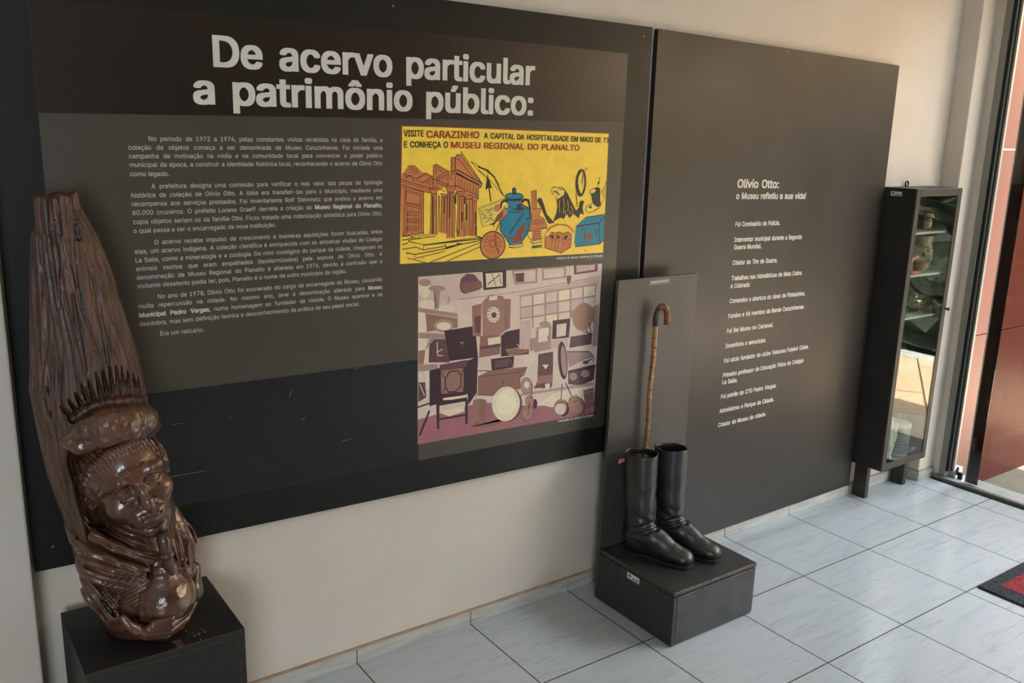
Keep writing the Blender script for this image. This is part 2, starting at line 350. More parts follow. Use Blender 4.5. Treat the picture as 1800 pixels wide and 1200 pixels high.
def set_line(V, F, items, p0, p1, y, cap, xs, shear=0.0):
    """one line of words from baseline start p0=(x,z) to baseline end p1; xs None: width follows from a normal word space"""
    L = math.hypot(p1[0] - p0[0], p1[1] - p0[1]); k = cap / CAP
    ux, uz = (p1[0] - p0[0]) / L, (p1[1] - p0[1]) / L
    wd = [_words[i] for i in items]; nat = sum((w[3] - w[2]) for w in wd) * k
    n = len(wd) - 1
    if xs is None: xs = L / (nat + n * 0.30 * k); gap = 0.30 * k * xs
    else: gap = (L - nat * xs) / n if n else 0
    s = 0.0
    for co, fs, a, b in wd:
        base = len(V)
        for cx, cz, ly in co:
            d = s + (cx - a) * k * xs; e = cz * k
            V.append((p0[0] + ux * d + shear * e, y - 2.5e-6 * ly, p0[1] + uz * d + e))
        F.extend([tuple(base + i for i in f) for f in fs]); s += (b - a) * k * xs + gap
def parse(txt, bold=0):
    """words; *...* marks bold"""
    out = []; b = False
    for w in txt.split(' '):
        if not w: continue
        st = w.startswith('*'); en = w.endswith('*')
        if st: b = True
        out.append((w.strip('*'), 1.0 if (b or bold) else 0.0))
        if en: b = False
    return out
def text_mesh(name, lines, mat, parent, label=None):
    V, F = [], []
    for (items, p0, p1, y, cap, xs) in lines: set_line(V, F, items, p0, p1, y, cap, xs)
    me = bpy.data.meshes.new(name); me.from_pydata(V, [], F); me.update()
    return finish(name, me, mat, parent, False, label)
TITLE = [['De acervo particular', (-0.3893, 1.8886), (0.6468, 1.8934), 0.0748, None, 1.9], ['a patrimônio público:', (-0.4448, 1.7934), (0.6439, 1.7987), 0.0737, None, 1.9]]
BODY = [[['No período de 1972 a 1974, pelas constantes visitas recebidas na casa da família, a', (-0.561, 1.6961), (0.0956, 1.7041), 0.0116, 0.82], ['coleção de objetos começa a ser denominada de Museu Carazinhense. Foi iniciada uma', (-0.611, 1.6741), (0.0954, 1.6818), 0.0116, 0.82], ['campanha de motivação na mídia e na comunidade local para convencer o poder público', (-0.6112, 1.6529), (0.0953, 1.6593), 0.0116, 0.82], ['municipal da época, a construir a identidade histórica local, reconhecendo o acervo de Olívio Otto', (-0.6109, 1.6316), (0.0951, 1.6368), 0.0116, 0.82], ['como legado.', (-0.6112, 1.6088), (-0.5169, 1.6092), 0.0116, None]], [['A prefeitura designa uma comissão para verificar o real valor das peças de tipologia', (-0.562, 1.5776), (0.0941, 1.5815), 0.0116, 0.82], ['histórica da coleção de Olívio Otto. A idéia era transferí-las para o Município, mediante uma', (-0.6118, 1.5553), (0.0939, 1.5587), 0.0116, 0.82], ['recompensa aos serviços prestados. Foi inventariante Rolf Steinmetz que avaliou o acervo em', (-0.612, 1.5335), (0.0937, 1.5364), 0.0116, 0.82], ['80.000 cruzeiros. O prefeito Loreno Graeff decreta a criação do *Museu Regional do Planalto,*', (-0.6122, 1.5112), (0.0935, 1.5139), 0.0116, 0.82], ['cujos objetos seriam os da família Otto. Ficou tratada uma indenização simbólica para Olívio Otto,', (-0.612, 1.4884), (0.0933, 1.4898), 0.0116, 0.82], ['o qual passa a ser o encarregado da nova instituição.', (-0.6127, 1.4654), (-0.237, 1.4673), 0.0116, None]], [['O acervo recebe impulso de crescimento e inúmeras aquisições foram buscadas, entre', (-0.5635, 1.4344), (0.0929, 1.4353), 0.0116, 0.82], ['elas, um acervo indígena. A coleção científica é enriquecida com as amostras vindas do Colégio', (-0.6132, 1.4122), (0.0928, 1.413), 0.0116, 0.82], ['La Salle, como a mineralogia e a zoologia. Do mini-zoológico do parque da cidade, chegavam os', (-0.613, 1.3898), (0.0926, 1.3901), 0.0116, 0.82], ['animais mortos que eram empalhados (taxidermizados) pela esposa de Olívio Otto. A', (-0.6131, 1.3674), (0.0924, 1.3676), 0.0116, 0.82], ['denominação de Museu Regional do Planalto é alterada em 1976, devido à confusão que o', (-0.6133, 1.3448), (0.0922, 1.3456), 0.0116, 0.82], ['visitante desatento podia ter, pois, Planalto é o nome de outro município da região.', (-0.6135, 1.3226), (-0.0256, 1.3227), 0.0116, None]], [['No ano de 1978, Olívio Otto foi exonerado do cargo de encarregado do Museu, causando', (-0.5639, 1.2913), (0.0918, 1.2903), 0.0116, 0.82], ['muita repercussão na cidade. No mesmo ano, teve a denominação alterada para *Museu*', (-0.6135, 1.2693), (0.0916, 1.2664), 0.0116, 0.82], ['*Municipal Pedro Vargas,* numa homenagem ao fundador da cidade. O Museu aparece e se', (-0.6137, 1.2453), (0.0914, 1.244), 0.0116, 0.82], ['desdobra, mas sem definição teórica e desconhecimento da prática de seu papel social.', (-0.6139, 1.2217), (0.0151, 1.2205), 0.0116, None]], [['Era um relicário.', (-0.5637, 1.1915), (-0.4494, 1.1895), 0.0116, None]]]
HEAD2 = [['Olívio Otto:', (1.6668, 1.5512), (1.9225, 1.546), 0.0322, None, 1], ['o Museu refletiu a sua vida!', (1.6657, 1.5063), (2.1086, 1.4983), 0.0244, None, 1]]
LIST2 = [['Foi Comissário de Polícia.', (1.6755, 1.3961), (1.9526, 1.3924), 0.0184, None, 0.25], ['Interventor municipal durante a Segunda', (1.6765, 1.3336), (2.1084, 1.3268), 0.0184, None, 0.25], ['Guerra Mundial.', (1.6775, 1.303), (1.8476, 1.2998), 0.0184, None, 0.25], ['Criador do Tiro de Guerra.', (1.6772, 1.2398), (1.9596, 1.2338), 0.0184, None, 0.25], ['Trabalhou nas hidrelétricas de Mata Cobra', (1.6782, 1.1759), (2.1323, 1.168), 0.0184, None, 0.25], ['e Colorado', (1.678, 1.1439), (1.7959, 1.1414), 0.0184, None, 0.25], ['Comandou a abertura do túnel de Pinhalzinho.', (1.6788, 1.0812), (2.1729, 1.0735), 0.0184, None, 0.25], ['Fundou e foi membro da Banda Carazinhense.', (1.6782, 1.0181), (2.1762, 1.0136), 0.0184, None, 0.25], ['Foi Rei Momo no Carnaval.', (1.6775, 0.9545), (1.9736, 0.9517), 0.0184, None, 0.25], ['Incentivou o aeroclube.', (1.6768, 0.8914), (1.9344, 0.8882), 0.0184, None, 0.25], ['Foi sócio fundador do clube Veterano Futebol Clube.', (1.6761, 0.8278), (2.238, 0.8238), 0.0184, None, 0.25], ['Primeiro professor de Educação Física do Colégio', (1.6766, 0.7646), (2.212, 0.762), 0.0184, None, 0.25], ['La Salle.', (1.6759, 0.7349), (1.7715, 0.7313), 0.0184, None, 0.25], ['Foi patrão do CTG Pedro Vargas.', (1.6751, 0.6711), (2.0362, 0.6694), 0.0184, None, 0.25], ['Administrou o Parque da Cidade.', (1.6741, 0.6079), (2.0283, 0.6062), 0.0184, None, 0.25], ['Criador do Museu da cidade.', (1.6729, 0.5453), (1.9826, 0.5456), 0.0184, None, 0.25]]
CAPT = [['Adesivo do Museu Regional do Planalto', (0.7644, 1.3168), (0.977, 1.3143), 0.0074, None, 1], ['Imagem do Acervo do Museu', (0.9032, 1.3091), (0.9744, 1.3083), 0.0025, None, 0], ['Formação do Acervo do Museu', (0.8022, 0.7166), (0.9686, 0.7135), 0.0082, None, 1], ['Imagem do Acervo do Museu', (0.9214, 0.7104), (0.9683, 0.7108), 0.0025, None, 0]]
POSTER_TXT = [['VISITE', (0.1663, 1.7214), (0.2345, 1.7227), 0.0179, None, 0.35, 0], ['CARAZINHO', (0.2439, 1.7191), (0.4353, 1.721), 0.0205, None, 1.8, 1], ['A CAPITAL DA HOSPITALIDADE EM MAIO DE 73', (0.4532, 1.7213), (0.9769, 1.7154), 0.0167, None, 0.35, 0], ['E CONHEÇA O', (0.1671, 1.6896), (0.3207, 1.6903), 0.0176, None, 0.35, 0], ['MUSEU REGIONAL DO PLANALTO', (0.3314, 1.6901), (0.8453, 1.6868), 0.0186, None, 1.8, 1]]
for grp in (TITLE, HEAD2, LIST2, CAPT, POSTER_TXT):
    for r in grp:
        r[0] = parse(r[0], r[5] if len(r) > 5 else 0)
        for w in r[0]: word_job(*w)
for para in BODY:
    for r in para:
        r[0] = parse(r[0])
        for w in r[0]: word_job(*w)
word_job('H', 0.0)
make_words()
CAP = max(q[1] for q in _words[('H', 0.0)][0])
_r = []                                                            # width of the body type, from the lines that are not justified
for para in BODY:
    for r in para:
        if r[4] is None:
            L_ = math.hypot(r[2][0] - r[1][0], r[2][1] - r[1][1]); wd_ = [_words[i] for i in r[0]]
            _r.append(L_ / ((sum(w[3] - w[2] for w in wd_) + (len(wd_) - 1) * 0.30) * r[3] / CAP))
XSB = sorted(_r)[len(_r) // 2]
print('CAP', CAP, 'XSB', _r)
for para in BODY:
    for r in para:
        if r[4] is not None: r[4] = XSB

# ------------------------------------------------------------------ flat artwork on the printed sheet
ILL = [
('red',193,[1577,17516,5955,17527,9758,17481]),
('red',193,[1577,17516,1546,15445,1523,13379]),
('ora',0,[1584,15942,2612,15670,2613,15518,2377,15567,2361,14276,1580,14230]),
('ora',0,[1608,16107,1829,16355,2041,16358,2277,16155,2451,16146,2698,16018,2701,15684,2612,15661,1584,15942]),
('ora',0,[2689,16374,2802,16401,3161,16244,3218,16222,3335,16182,3319,16599,3474,16619,3517,16686,3681,16699,4503,15780,4460,15677,4361,15647,4369,15277,3533,15580,3148,15724,2915,15605,2594,15679,2691,16018]),
('ora',0,[2624,15502,2809,15499,2837,14225,2596,14248]),
('ora',0,[2989,15441,3206,15437,3209,14246,2982,14287]),
('ora',0,[3212,15554,3449,15551,3487,14092,3203,14099]),
('ora',0,[3590,15430,3813,15426,3853,14123,3583,14129]),
('ora',0,[3907,15356,4140,15351,4145,14127,3883,14148]),
('ora',0,[4134,15288,4297,15285,4321,14119,4126,14127]),
('ora',0,[3130,15731,3531,15726,3442,15544,3223,15548]),
('ora',0,[3533,15555,3885,15550,3813,15414,3591,15418]),
('ora',0,[3861,15432,4139,15427,4122,15314,3889,15318]),
('ora',0,[2566,15661,2865,15627,2809,15493,2631,15496]),
('ora',0,[2952,15503,3213,15468,3192,15379,2989,15413]),
('ora',0,[4113,15377,4329,15363,4305,15247,4146,15250]),
('ink',225,[1608,15942,2612,15670]),
('ink',161,[1608,15882,2595,15609]),
('ink',225,[1608,15787,2384,15567,2613,15527]),
('ink',161,[1624,15713,2349,15568]),
('ink',193,[1709,15697,1673,14250]),
('ink',129,[1754,15607,1742,14278]),
('ink',193,[2349,15568,2361,14276]),
('ink',193,[1743,15622,2279,15502,2270,15160,1743,15262,1743,15622]),
('ink',129,[1760,15562,2227,15464,2228,15206]),
('ink',161,[1743,15217,2280,15114,2273,14317]),
('ink',161,[1788,15156,2204,15070,2185,14321]),
('ink',129,[1788,15156,1770,14301]),
('ink',161,[1967,15055,1957,14293]),
('ink',193,[1639,14237,1968,14268,2372,14313]),
('ink',225,[1604,14223,1898,14241]),
('ink',161,[1812,16355,2041,16358,2284,16161]),
('ink',129,[1846,16305,2103,16275]),
('ink',129,[1846,16245,2190,16170]),
('ink',129,[1829,16171,2138,16105]),
('ink',97,[1949,16349,1949,16275]),
('ink',97,[2034,16290,2017,16207]),
('ink',97,[2121,16245,2104,16111]),
('ink',193,[1642,16107,1932,16052,2087,15962]),
('ink',161,[1693,15994,1846,16053,1966,15992,2052,15887]),
('ink',161,[1693,16098,1761,15994,1829,16023]),
('ink',161,[1966,15992,2001,15888]),
('ink',193,[2087,15962,2451,16140,2705,16018]),
('ink',193,[2087,15938,2313,15855,2645,16018]),
('ink',161,[2156,15976,2451,16085,2610,16018]),
('ink',161,[2313,15825,2663,15957]),
('ink',161,[2418,15793,2699,15912]),
('ink',161,[2488,15732,2717,15836]),
('ink',225,[2696,16374,2691,16018,2683,15684]),
('ink',193,[2696,16374,2802,16401,3161,16234]),
('ink',161,[2802,16395,2790,16078]),
('ink',129,[2703,16304,2795,16320]),
('ink',129,[2704,16229,2796,16244]),
('ink',129,[2704,16154,2797,16162]),
('ink',129,[2802,16320,3053,16213]),
('ink',129,[2803,16244,3018,16153]),
('ink',129,[2909,16350,2902,16274]),
('ink',129,[2981,16244,2971,16168]),
('ink',225,[2823,16002,3219,16213]),
('ink',193,[2823,15956,3220,16100]),
('ink',161,[2824,15896,3181,16015]),
('ink',161,[2805,16017,2808,15683]),
('ink',225,[2646,15958,2806,15926,3238,15769]),
('ink',193,[2806,15850,3184,15724]),
('ink',193,[2594,15679,2807,15698,3132,15555]),
('ink',225,[3218,16222,3231,15745]),
('ink',161,[3330,16599,3313,16182]),
('ink',258,[3330,16599,3482,16619,3480,16191]),
('ink',193,[3391,16594,3338,16502,3404,16411,3341,16304,3378,16213]),
('ink',258,[3482,16619,3535,16686,3700,16693]),
('ink',290,[3680,16794,4503,15793]),
('ink',225,[3700,16687,4445,15803]),
('ink',193,[3555,16610,4196,15946]),
('ink',290,[3306,16167,3560,16228,4503,15793]),
('ink',225,[3343,16100,3525,16151,4467,15708]),
('ink',290,[4503,15793,4448,15677,4361,15662]),
('ink',515,[3525,16111,4390,15750]),
('ink',161,[3343,16100,3309,15953,3437,15921]),
('ink',225,[3489,16074,3487,15705]),
('ink',225,[3475,15751,4359,15410]),
('ink',258,[4361,15662,4362,15284]),
('ink',225,[3130,15731,3531,15726,3442,15544,3223,15548,3130,15731]),
('ink',161,[3167,15663,3495,15658]),
('ink',225,[3533,15555,3885,15550,3813,15414,3591,15418,3533,15555]),
('ink',161,[3553,15493,3860,15488]),
('ink',193,[3861,15432,4139,15427,4122,15314,3889,15318,3861,15432]),
('ink',225,[2566,15661,2865,15627,2809,15493,2631,15496,2566,15661]),
('ink',193,[2952,15503,3213,15468,3192,15379,2989,15413]),
('ink',193,[4113,15377,4329,15363,4305,15247,4146,15250,4113,15377]),
('ink',193,[3601,15955,3597,15714]),
('ink',193,[3712,15916,3709,15674]),
('ink',193,[3824,15876,3820,15633]),
('ink',193,[3936,15836,3933,15592]),
('ink',193,[4049,15795,4046,15551]),
('ink',193,[4163,15755,4160,15510]),
('ink',193,[4269,15716,4266,15471]),
('ink',225,[2624,15502,2596,14248]),
('ink',225,[2816,15499,2841,14225]),
('ink',225,[2989,15420,2982,14287]),
('ink',225,[3199,15431,3205,14247]),
('ink',225,[3215,15554,3203,14099]),
('ink',225,[3445,15551,3487,14092]),
('ink',225,[3594,15424,3583,14129]),
('ink',225,[3817,15420,3853,14123]),
('ink',225,[3900,15340,3883,14148]),
('ink',225,[4141,15335,4145,14127]),
('ink',225,[4294,15253,4321,14119]),
('ink',225,[2888,15467,2898,14291]),
('ink',225,[2917,15436,2945,14320]),
('ink',225,[3469,15426,3552,14264]),
('ink',515,[2685,15440,2686,14269]),
('ink',161,[2757,15317,2754,14763]),
('ink',451,[3098,15371,3096,14876]),
('ink',161,[3085,14876,3083,14315]),
('ink',451,[3296,15522,3298,14745]),
('ink',193,[3294,14745,3294,14148]),
('ink',193,[3387,15521,3397,14175]),
('ink',193,[3646,15423,3657,14196]),
('ink',225,[3739,15421,3748,14351]),
('ink',483,[3765,14919,3763,14604]),
('ink',483,[3929,15167,3931,14661]),
('ink',193,[4039,15353,4053,14179]),
('ink',193,[4192,15224,4205,14172]),
('ink',386,[4263,14905,4263,14523]),
('ink',386,[4283,14458,4282,14137]),
('ink',386,[3606,14356,3602,14150]),
('ink',515,[3515,15519,3513,15176]),
('ink',451,[3861,15419,3858,15168]),
('ink',193,[1805,14996,1908,14987,1908,14866,1805,14863,1805,14996]),
('ink',0,[1874,14927,1869,14915,1856,14910,1844,14915,1839,14928,1844,14941,1856,14946,1869,14940,1874,14927]),
('ink',193,[2019,14975,2123,14966,2124,14844,2019,14841,2019,14975]),
('ink',0,[2089,14906,2084,14893,2071,14888,2059,14894,2054,14907,2059,14920,2071,14925,2084,14919,2089,14906]),
('ink',193,[1798,14775,1901,14766,1901,14644,1798,14641,1798,14775]),
('ink',0,[1867,14706,1862,14693,1849,14688,1837,14694,1832,14707,1837,14720,1849,14725,1862,14719,1867,14706]),
('ink',193,[2019,14762,2124,14752,2124,14630,2020,14628,2019,14762]),
('ink',0,[2089,14692,2084,14680,2072,14675,2059,14680,2054,14694,2059,14706,2072,14711,2084,14705,2089,14692]),
('ink',193,[1791,14532,1894,14522,1895,14400,1791,14398,1791,14532]),
('ink',0,[1860,14463,1855,14450,1843,14445,1830,14451,1825,14464,1830,14477,1843,14481,1855,14476,1860,14463]),
('ink',193,[2020,14524,2124,14514,2125,14391,2020,14389,2020,14524]),
('ink',0,[2090,14454,2085,14441,2072,14436,2060,14442,2055,14455,2060,14468,2072,14473,2084,14467,2090,14454]),
('ink',225,[1898,14210,2108,14133,2784,14186]),
('ink',193,[1898,14210,2550,14243,2575,14174]),
('ink',290,[1604,14116,1968,14161]),
('ink',225,[1811,14067,2391,13933,4426,14082]),
('ink',258,[1811,14091,2249,14164]),
('ink',290,[1604,13979,1811,14014]),
('ink',386,[2356,13926,3131,13966,4543,14028]),
('ink',193,[2356,13917,2349,13780]),
('ink',258,[1603,13831,2091,13877,2356,13779,3151,13855]),
('ink',451,[3150,13918,3170,13790,3782,13903]),
('ink',322,[3557,13930,3782,13887,4660,13990]),
('ink',290,[1759,13725,2038,13647,3151,13776,3262,13802]),
('ink',193,[1759,13740,1776,13662]),
('ink',193,[2038,13647,2032,13517]),
('ink',225,[1794,13553,2501,13354]),
('ink',225,[2032,13523,3152,13696]),
('ink',258,[2591,13371,4699,13972]),
('ink',258,[3211,13365,4664,13834]),
('ink',451,[4387,14090,4562,14021]),
('ink',322,[4329,14119,4660,14007]),
('ink',225,[4680,13973,4683,13843]),
('blu',0,[2293,13514,2365,13516,2372,13494,2308,13495]),
('ink',193,[4055,16490,4377,16335,4627,16226,4783,16093]),
('ink',386,[4327,16321,4688,16208,4958,15991,5168,15662,5344,15384]),
('ink',161,[4327,16342,4721,16221,4991,16004,5183,15716]),
('ink',161,[4055,16490,4342,16211,4827,15878]),
('ink',193,[4329,16249,4694,15965,4999,15718,5344,15398]),
('ink',0,[4691,16100,4884,15638,4761,15667,4631,15593]),
('ink',451,[4749,15748,4852,15215]),
('cre',0,[4371,15016,5397,15314,5469,14658,4533,14399]),
('ink',161,[4371,15016,5397,15314]),
('ink',161,[4371,15016,4533,14399,4980,14521]),
('ink',129,[4421,14979,5348,15259]),
('ink',129,[4421,14979,4571,14453]),
('ink',225,[4471,14937,4555,14880,4507,14799,4622,14823]),
('ink',225,[4587,14934,4685,14972,4786,14928,4883,15036]),
('ink',225,[4560,14660,4656,14794,4725,14682,4593,14686]),
('ink',225,[4687,14876,4854,14871,4790,14763,4956,14813]),
('ink',225,[4629,14547,4860,14650,4995,14590]),
('ink',225,[4759,14681,4925,14703]),
('ink',225,[4853,14926,5017,15032,5182,15139]),
('ora',0,[5448,13714,5400,13571,5304,13454,5170,13374,5013,13340,4851,13356,4701,13419,4580,13523,4500,13655,4469,13802,4490,13948,4562,14077,4675,14176,4820,14235,4979,14247,5138,14210,5277,14127,5382,14008,5441,13865,5448,13714]),
('ink',386,[5448,13714,5400,13571,5304,13454,5170,13374,5013,13340,4851,13356,4701,13419,4580,13523,4500,13655,4469,13802,4490,13948,4562,14077,4675,14176,4820,14235,4979,14247,5138,14210,5277,14127,5382,14008,5441,13865,5448,13714]),
('ink',161,[5096,13845,5090,13801,5069,13763,5035,13735,4992,13719,4946,13718,4900,13731,4861,13757,4831,13794,4815,13836,4814,13881,4828,13922,4856,13956,4894,13978,4939,13987,4985,13981,5029,13961,5064,13929,5087,13889,5096,13845]),
('ink',129,[5049,13847,5044,13818,5030,13793,5008,13774,4980,13763,4949,13763,4918,13771,4892,13789,4872,13813,4861,13842,4860,13871,4870,13899,4888,13921,4914,13936,4944,13942,4975,13938,5004,13925,5027,13904,5043,13877,5049,13847]),
('ink',129,[5155,13792,5247,13768,5323,13750]),
('ink',161,[5213,13731,5295,13696]),
('ink',129,[5109,13713,5201,13646,5239,13601]),
('ink',161,[5130,13635,5186,13572]),
('ink',129,[5022,13669,5089,13576,5078,13515]),
('ink',161,[4999,13594,5015,13521]),
('ink',129,[4917,13669,4941,13577,4885,13517]),
('ink',161,[4858,13618,4829,13555]),
('ink',129,[4822,13715,4798,13648,4713,13604]),
('ink',161,[4743,13701,4678,13664]),
('ink',129,[4763,13794,4697,13768,4605,13753]),
('ink',161,[4685,13820,4601,13819]),
('ink',129,[4756,13884,4665,13907,4592,13924]),
('ink',161,[4699,13943,4619,13978]),
('ink',129,[4801,13961,4711,14027,4674,14072]),
('ink',161,[4781,14038,4726,14100]),
('ink',129,[4888,14006,4821,14097,4832,14157]),
('ink',161,[4910,14080,4895,14152]),
('ink',129,[4992,14006,4968,14098,5023,14158]),
('ink',161,[5051,14057,5080,14121]),
('ink',129,[5087,13961,5112,14029,5198,14073]),
('ink',161,[5167,13975,5233,14013]),
('ink',129,[5147,13882,5214,13908,5308,13924]),
('ink',161,[5227,13856,5312,13857]),
('blu',0,[5447,15354,6103,15342,6107,15230,6019,15232,6023,15133,6398,14969,6532,14709,6426,14226,6088,13782,5651,13775,5240,14302,5200,14527,5427,14911,5560,15032,5520,15214,5434,15244]),
('blu',0,[6144,15369,6124,15337,6066,15309,5976,15288,5863,15277,5741,15277,5622,15287,5520,15307,5445,15335,5404,15366,5403,15399,5442,15429,5515,15454,5616,15470,5735,15476,5857,15472,5970,15457,6062,15433,6122,15402,6144,15369]),
('ink',0,[5852,15564,5848,15533,5835,15506,5814,15485,5787,15473,5758,15471,5729,15479,5704,15497,5685,15521,5675,15551,5674,15582,5682,15611,5699,15635,5723,15652,5752,15659,5781,15656,5809,15644,5831,15622,5846,15595,5852,15564]),
('ink',0,[5699,15516,5829,15514,5864,15425,5684,15428]),
('blu',0,[5804,15556,5802,15545,5797,15536,5789,15529,5779,15524,5768,15524,5757,15526,5747,15533,5740,15541,5736,15552,5735,15563,5739,15573,5745,15582,5755,15587,5765,15590,5777,15589,5787,15584,5796,15577,5802,15567,5804,15556]),
('ink',290,[6144,15369,6124,15337,6066,15309,5976,15288,5863,15277,5741,15277,5622,15287,5520,15307,5445,15335,5404,15366,5403,15399,5442,15429,5515,15454,5616,15470,5735,15476,5857,15472,5970,15457,6062,15433,6122,15402,6144,15369]),
('ink',290,[5406,15355,5433,15258,5622,15226,6107,15230,6131,15341]),
('ink',451,[5449,15299,5794,15242,6123,15257]),
('ink',322,[5520,15214,5552,15060,5427,14911,5217,14527,5248,14274,5651,13781]),
('ink',386,[6088,13782,6426,14226,6524,14652,6398,14955,6023,15133,6020,15217]),
('ink',773,[5521,15186,5383,15245,5266,15164,5228,14971]),
('ink',837,[6075,15146,6193,15256,6353,15225,6425,14997,6450,14726]),
('ink',290,[5565,14879,5981,14839,6363,14970]),
('ink',0,[5885,15094,6041,15119,6080,15005,6239,14959,5979,14895,5682,14959,5872,14983]),
('ink',290,[6174,14819,5921,14559,5673,14172,5606,14118]),
('ink',129,[6141,14778,6226,14741]),
('ink',129,[6141,14778,6072,14723]),
('ink',129,[6097,14725,6183,14689]),
('ink',129,[6097,14725,6029,14671]),
('ink',129,[6053,14673,6139,14636]),
('ink',129,[6053,14673,5985,14619]),
('ink',129,[6010,14621,6095,14584]),
('ink',129,[6010,14621,5942,14566]),
('ink',129,[5966,14568,6051,14531]),
('ink',129,[5966,14568,5898,14514]),
('ink',129,[5922,14516,6008,14479]),
('ink',129,[5922,14516,5855,14462]),
('ink',129,[5879,14464,5964,14427]),
('ink',129,[5879,14464,5811,14410]),
('ink',129,[5835,14412,5920,14374]),
('ink',129,[5835,14412,5768,14358]),
('ink',129,[5792,14359,5877,14322]),
('ink',129,[5792,14359,5724,14306]),
('ink',129,[5748,14307,5833,14270]),
('ink',129,[5748,14307,5681,14254]),
('ink',129,[5705,14255,5790,14218]),
('ink',129,[5705,14255,5638,14202]),
('red',0,[6292,14503,6330,14430,6209,14349,6233,14177,6077,14098,6150,14037,6084,13897,5877,13807,5666,13846,5873,13907,5488,14024,5904,14034,5971,14131,5865,14164,6137,14381]),
('ink',451,[6517,14653,6322,14630,6380,14514]),
('ink',258,[6417,14485,6388,14314,6286,14175]),
('ink',258,[5217,14527,5339,14410]),
('cre',0,[5634,13776,6194,13792,6190,13705,5899,13663,5619,13706]),
('ink',225,[5616,13777,5619,13697,5899,13660,6197,13705,6194,13806]),
('ink',225,[5616,13777,5914,13748,6194,13792]),
('ora',0,[5230,14999,5225,14959,5205,14923,5175,14896,5137,14881,5095,14879,5054,14890,5018,14913,4991,14946,4977,14985,4975,15026,4988,15064,5013,15096,5047,15118,5088,15127,5130,15122,5169,15105,5201,15076,5222,15040,5230,14999]),
('ora',0,[5355,15024,5558,15074,5481,14797,5232,14582,4997,14520,5160,14751]),
('red',0,[5307,14914,5358,14912,5331,14690,5164,14584,4997,14534,5109,14753]),
('grn',0,[5373,14982,5508,15048,5528,14950,5427,14911]),
('grn',0,[5143,14752,5210,14778,5196,14667,5102,14628]),
('cre',0,[5573,15060,5568,15040,5555,15023,5534,15010,5507,15002,5478,15001,5450,15007,5425,15019,5406,15035,5396,15054,5396,15074,5405,15093,5422,15109,5446,15119,5474,15123,5503,15121,5531,15112,5553,15098,5567,15080,5573,15060]),
('ink',0,[5558,15102,5610,15059,5568,14985,5525,15033]),
('ink',161,[5355,15024,5523,15103]),
('ink',193,[5481,14797,5333,14606,5134,14446]),
('ink',161,[5307,14914,5109,14753,4963,14536]),
('ink',386,[4963,14536,5000,14395]),
('ink',515,[4864,14470,5064,14532]),
('red',386,[5168,14445,5056,14226,5028,14003,5121,13689,5229,13485]),
('ink',129,[5123,14223,5087,13944,5192,13600,5230,13470]),
('ink',193,[5169,14417,5088,14280]),
('ora',0,[6457,15533,6669,15558,6719,14961,6512,14952]),
('ora',0,[6512,14952,6891,14962,6838,14700,7041,14607,7174,14313,6427,14203,6518,14624]),
('ink',161,[6512,14952,6457,15533,6669,15558,6718,14975]),
('ink',193,[6512,14943,6892,14956,6838,14700,7023,14608,7182,14298]),
('ink',161,[6427,14212,7182,14298]),
('ink',290,[6428,14183,7183,14278]),
('ink',129,[6573,14594,6527,14395]),
('ink',129,[6673,14590,6627,14391]),
('ink',129,[6774,14587,6728,14387]),
('ink',129,[6875,14584,6829,14384]),
('ink',129,[6977,14580,6931,14380]),
('ink',129,[6557,14551,7061,14563]),
('ink',129,[6559,14488,7064,14499]),
('ink',129,[6562,14425,7066,14436]),
('cre',0,[6393,14170,7184,14269,7122,13995,6962,13914,6583,13888,6362,14057]),
('ora',0,[6569,14235,6911,14250,6984,13826,6549,13832]),
('ink',193,[6362,14057,6585,13830]),
('ink',193,[7184,14269,7121,14024,6944,13901]),
('ink',193,[6358,14143,6362,14057]),
('ink',193,[6554,14164,6932,14192]),
('ink',193,[6557,14077,6935,14105]),
('ink',193,[6561,13991,6939,14017]),
('ink',193,[6564,13904,6943,13930]),
('ink',129,[6553,15531,6575,14993]),
('ink',129,[6642,15530,6664,14991]),
('cre',0,[6477,13836,6982,13870,7028,13634,6594,13612,6623,13771]),
('ink',0,[6573,13686,6970,13710,6955,13652,6593,13642]),
('ink',225,[6477,13836,6623,13771,6966,13812]),
('ink',225,[6623,13771,6564,13629,7010,13626,6952,13871]),
('ink',0,[6708,15217,6794,15301,6903,15284,7001,15097,7144,14748,7431,14493,7525,14446,7306,14410,7212,14442,7036,14722,6880,14985]),
('ink',0,[7478,15431,7580,15228,7779,15339,7859,15598,8017,15422,8221,15127,8428,14828,8556,14943,8565,15119,8658,15176,8775,15144,8710,14939,8784,14670,8625,14734,8558,14558,8320,14713,8138,14571,8054,14721,7875,14551,7759,14613,7431,14478,7549,14736,7593,14967,7565,15170]),
('cre',0,[7302,15520,7376,15656,7598,15630,7763,15643,7882,15511,7852,15367,7724,15326,7571,15430,7456,15518,7359,15399,7313,15448]),
('ink',225,[7303,15506,7376,15656,7598,15625,7763,15643,7881,15526]),
('ink',193,[7311,15491,7359,15390,7402,15504,7548,15516,7684,15370]),
('ink',322,[7420,15504,7551,15459,7629,15371]),
('ink',290,[7618,15587,7823,15570]),
('yel',161,[7692,15225,7664,15023,7713,14789]),
('yel',161,[7838,15280,7888,15018,7866,14727]),
('yel',161,[8029,15189,8079,14955,8049,14809]),
('yel',161,[8190,15011,8275,14832,8264,14685]),
('yel',161,[7935,14842,7982,14665,7930,14578]),
('yel',161,[8142,14836,8188,14688]),
('red',161,[7225,14165,7277,14221]),
('red',161,[7318,14216,7364,14265]),
('red',161,[7412,14263,7451,14305]),
('red',161,[7506,14302,7538,14338]),
('red',161,[7602,14331,7626,14363]),
('red',161,[7698,14347,7715,14376]),
('red',161,[7795,14348,7805,14377]),
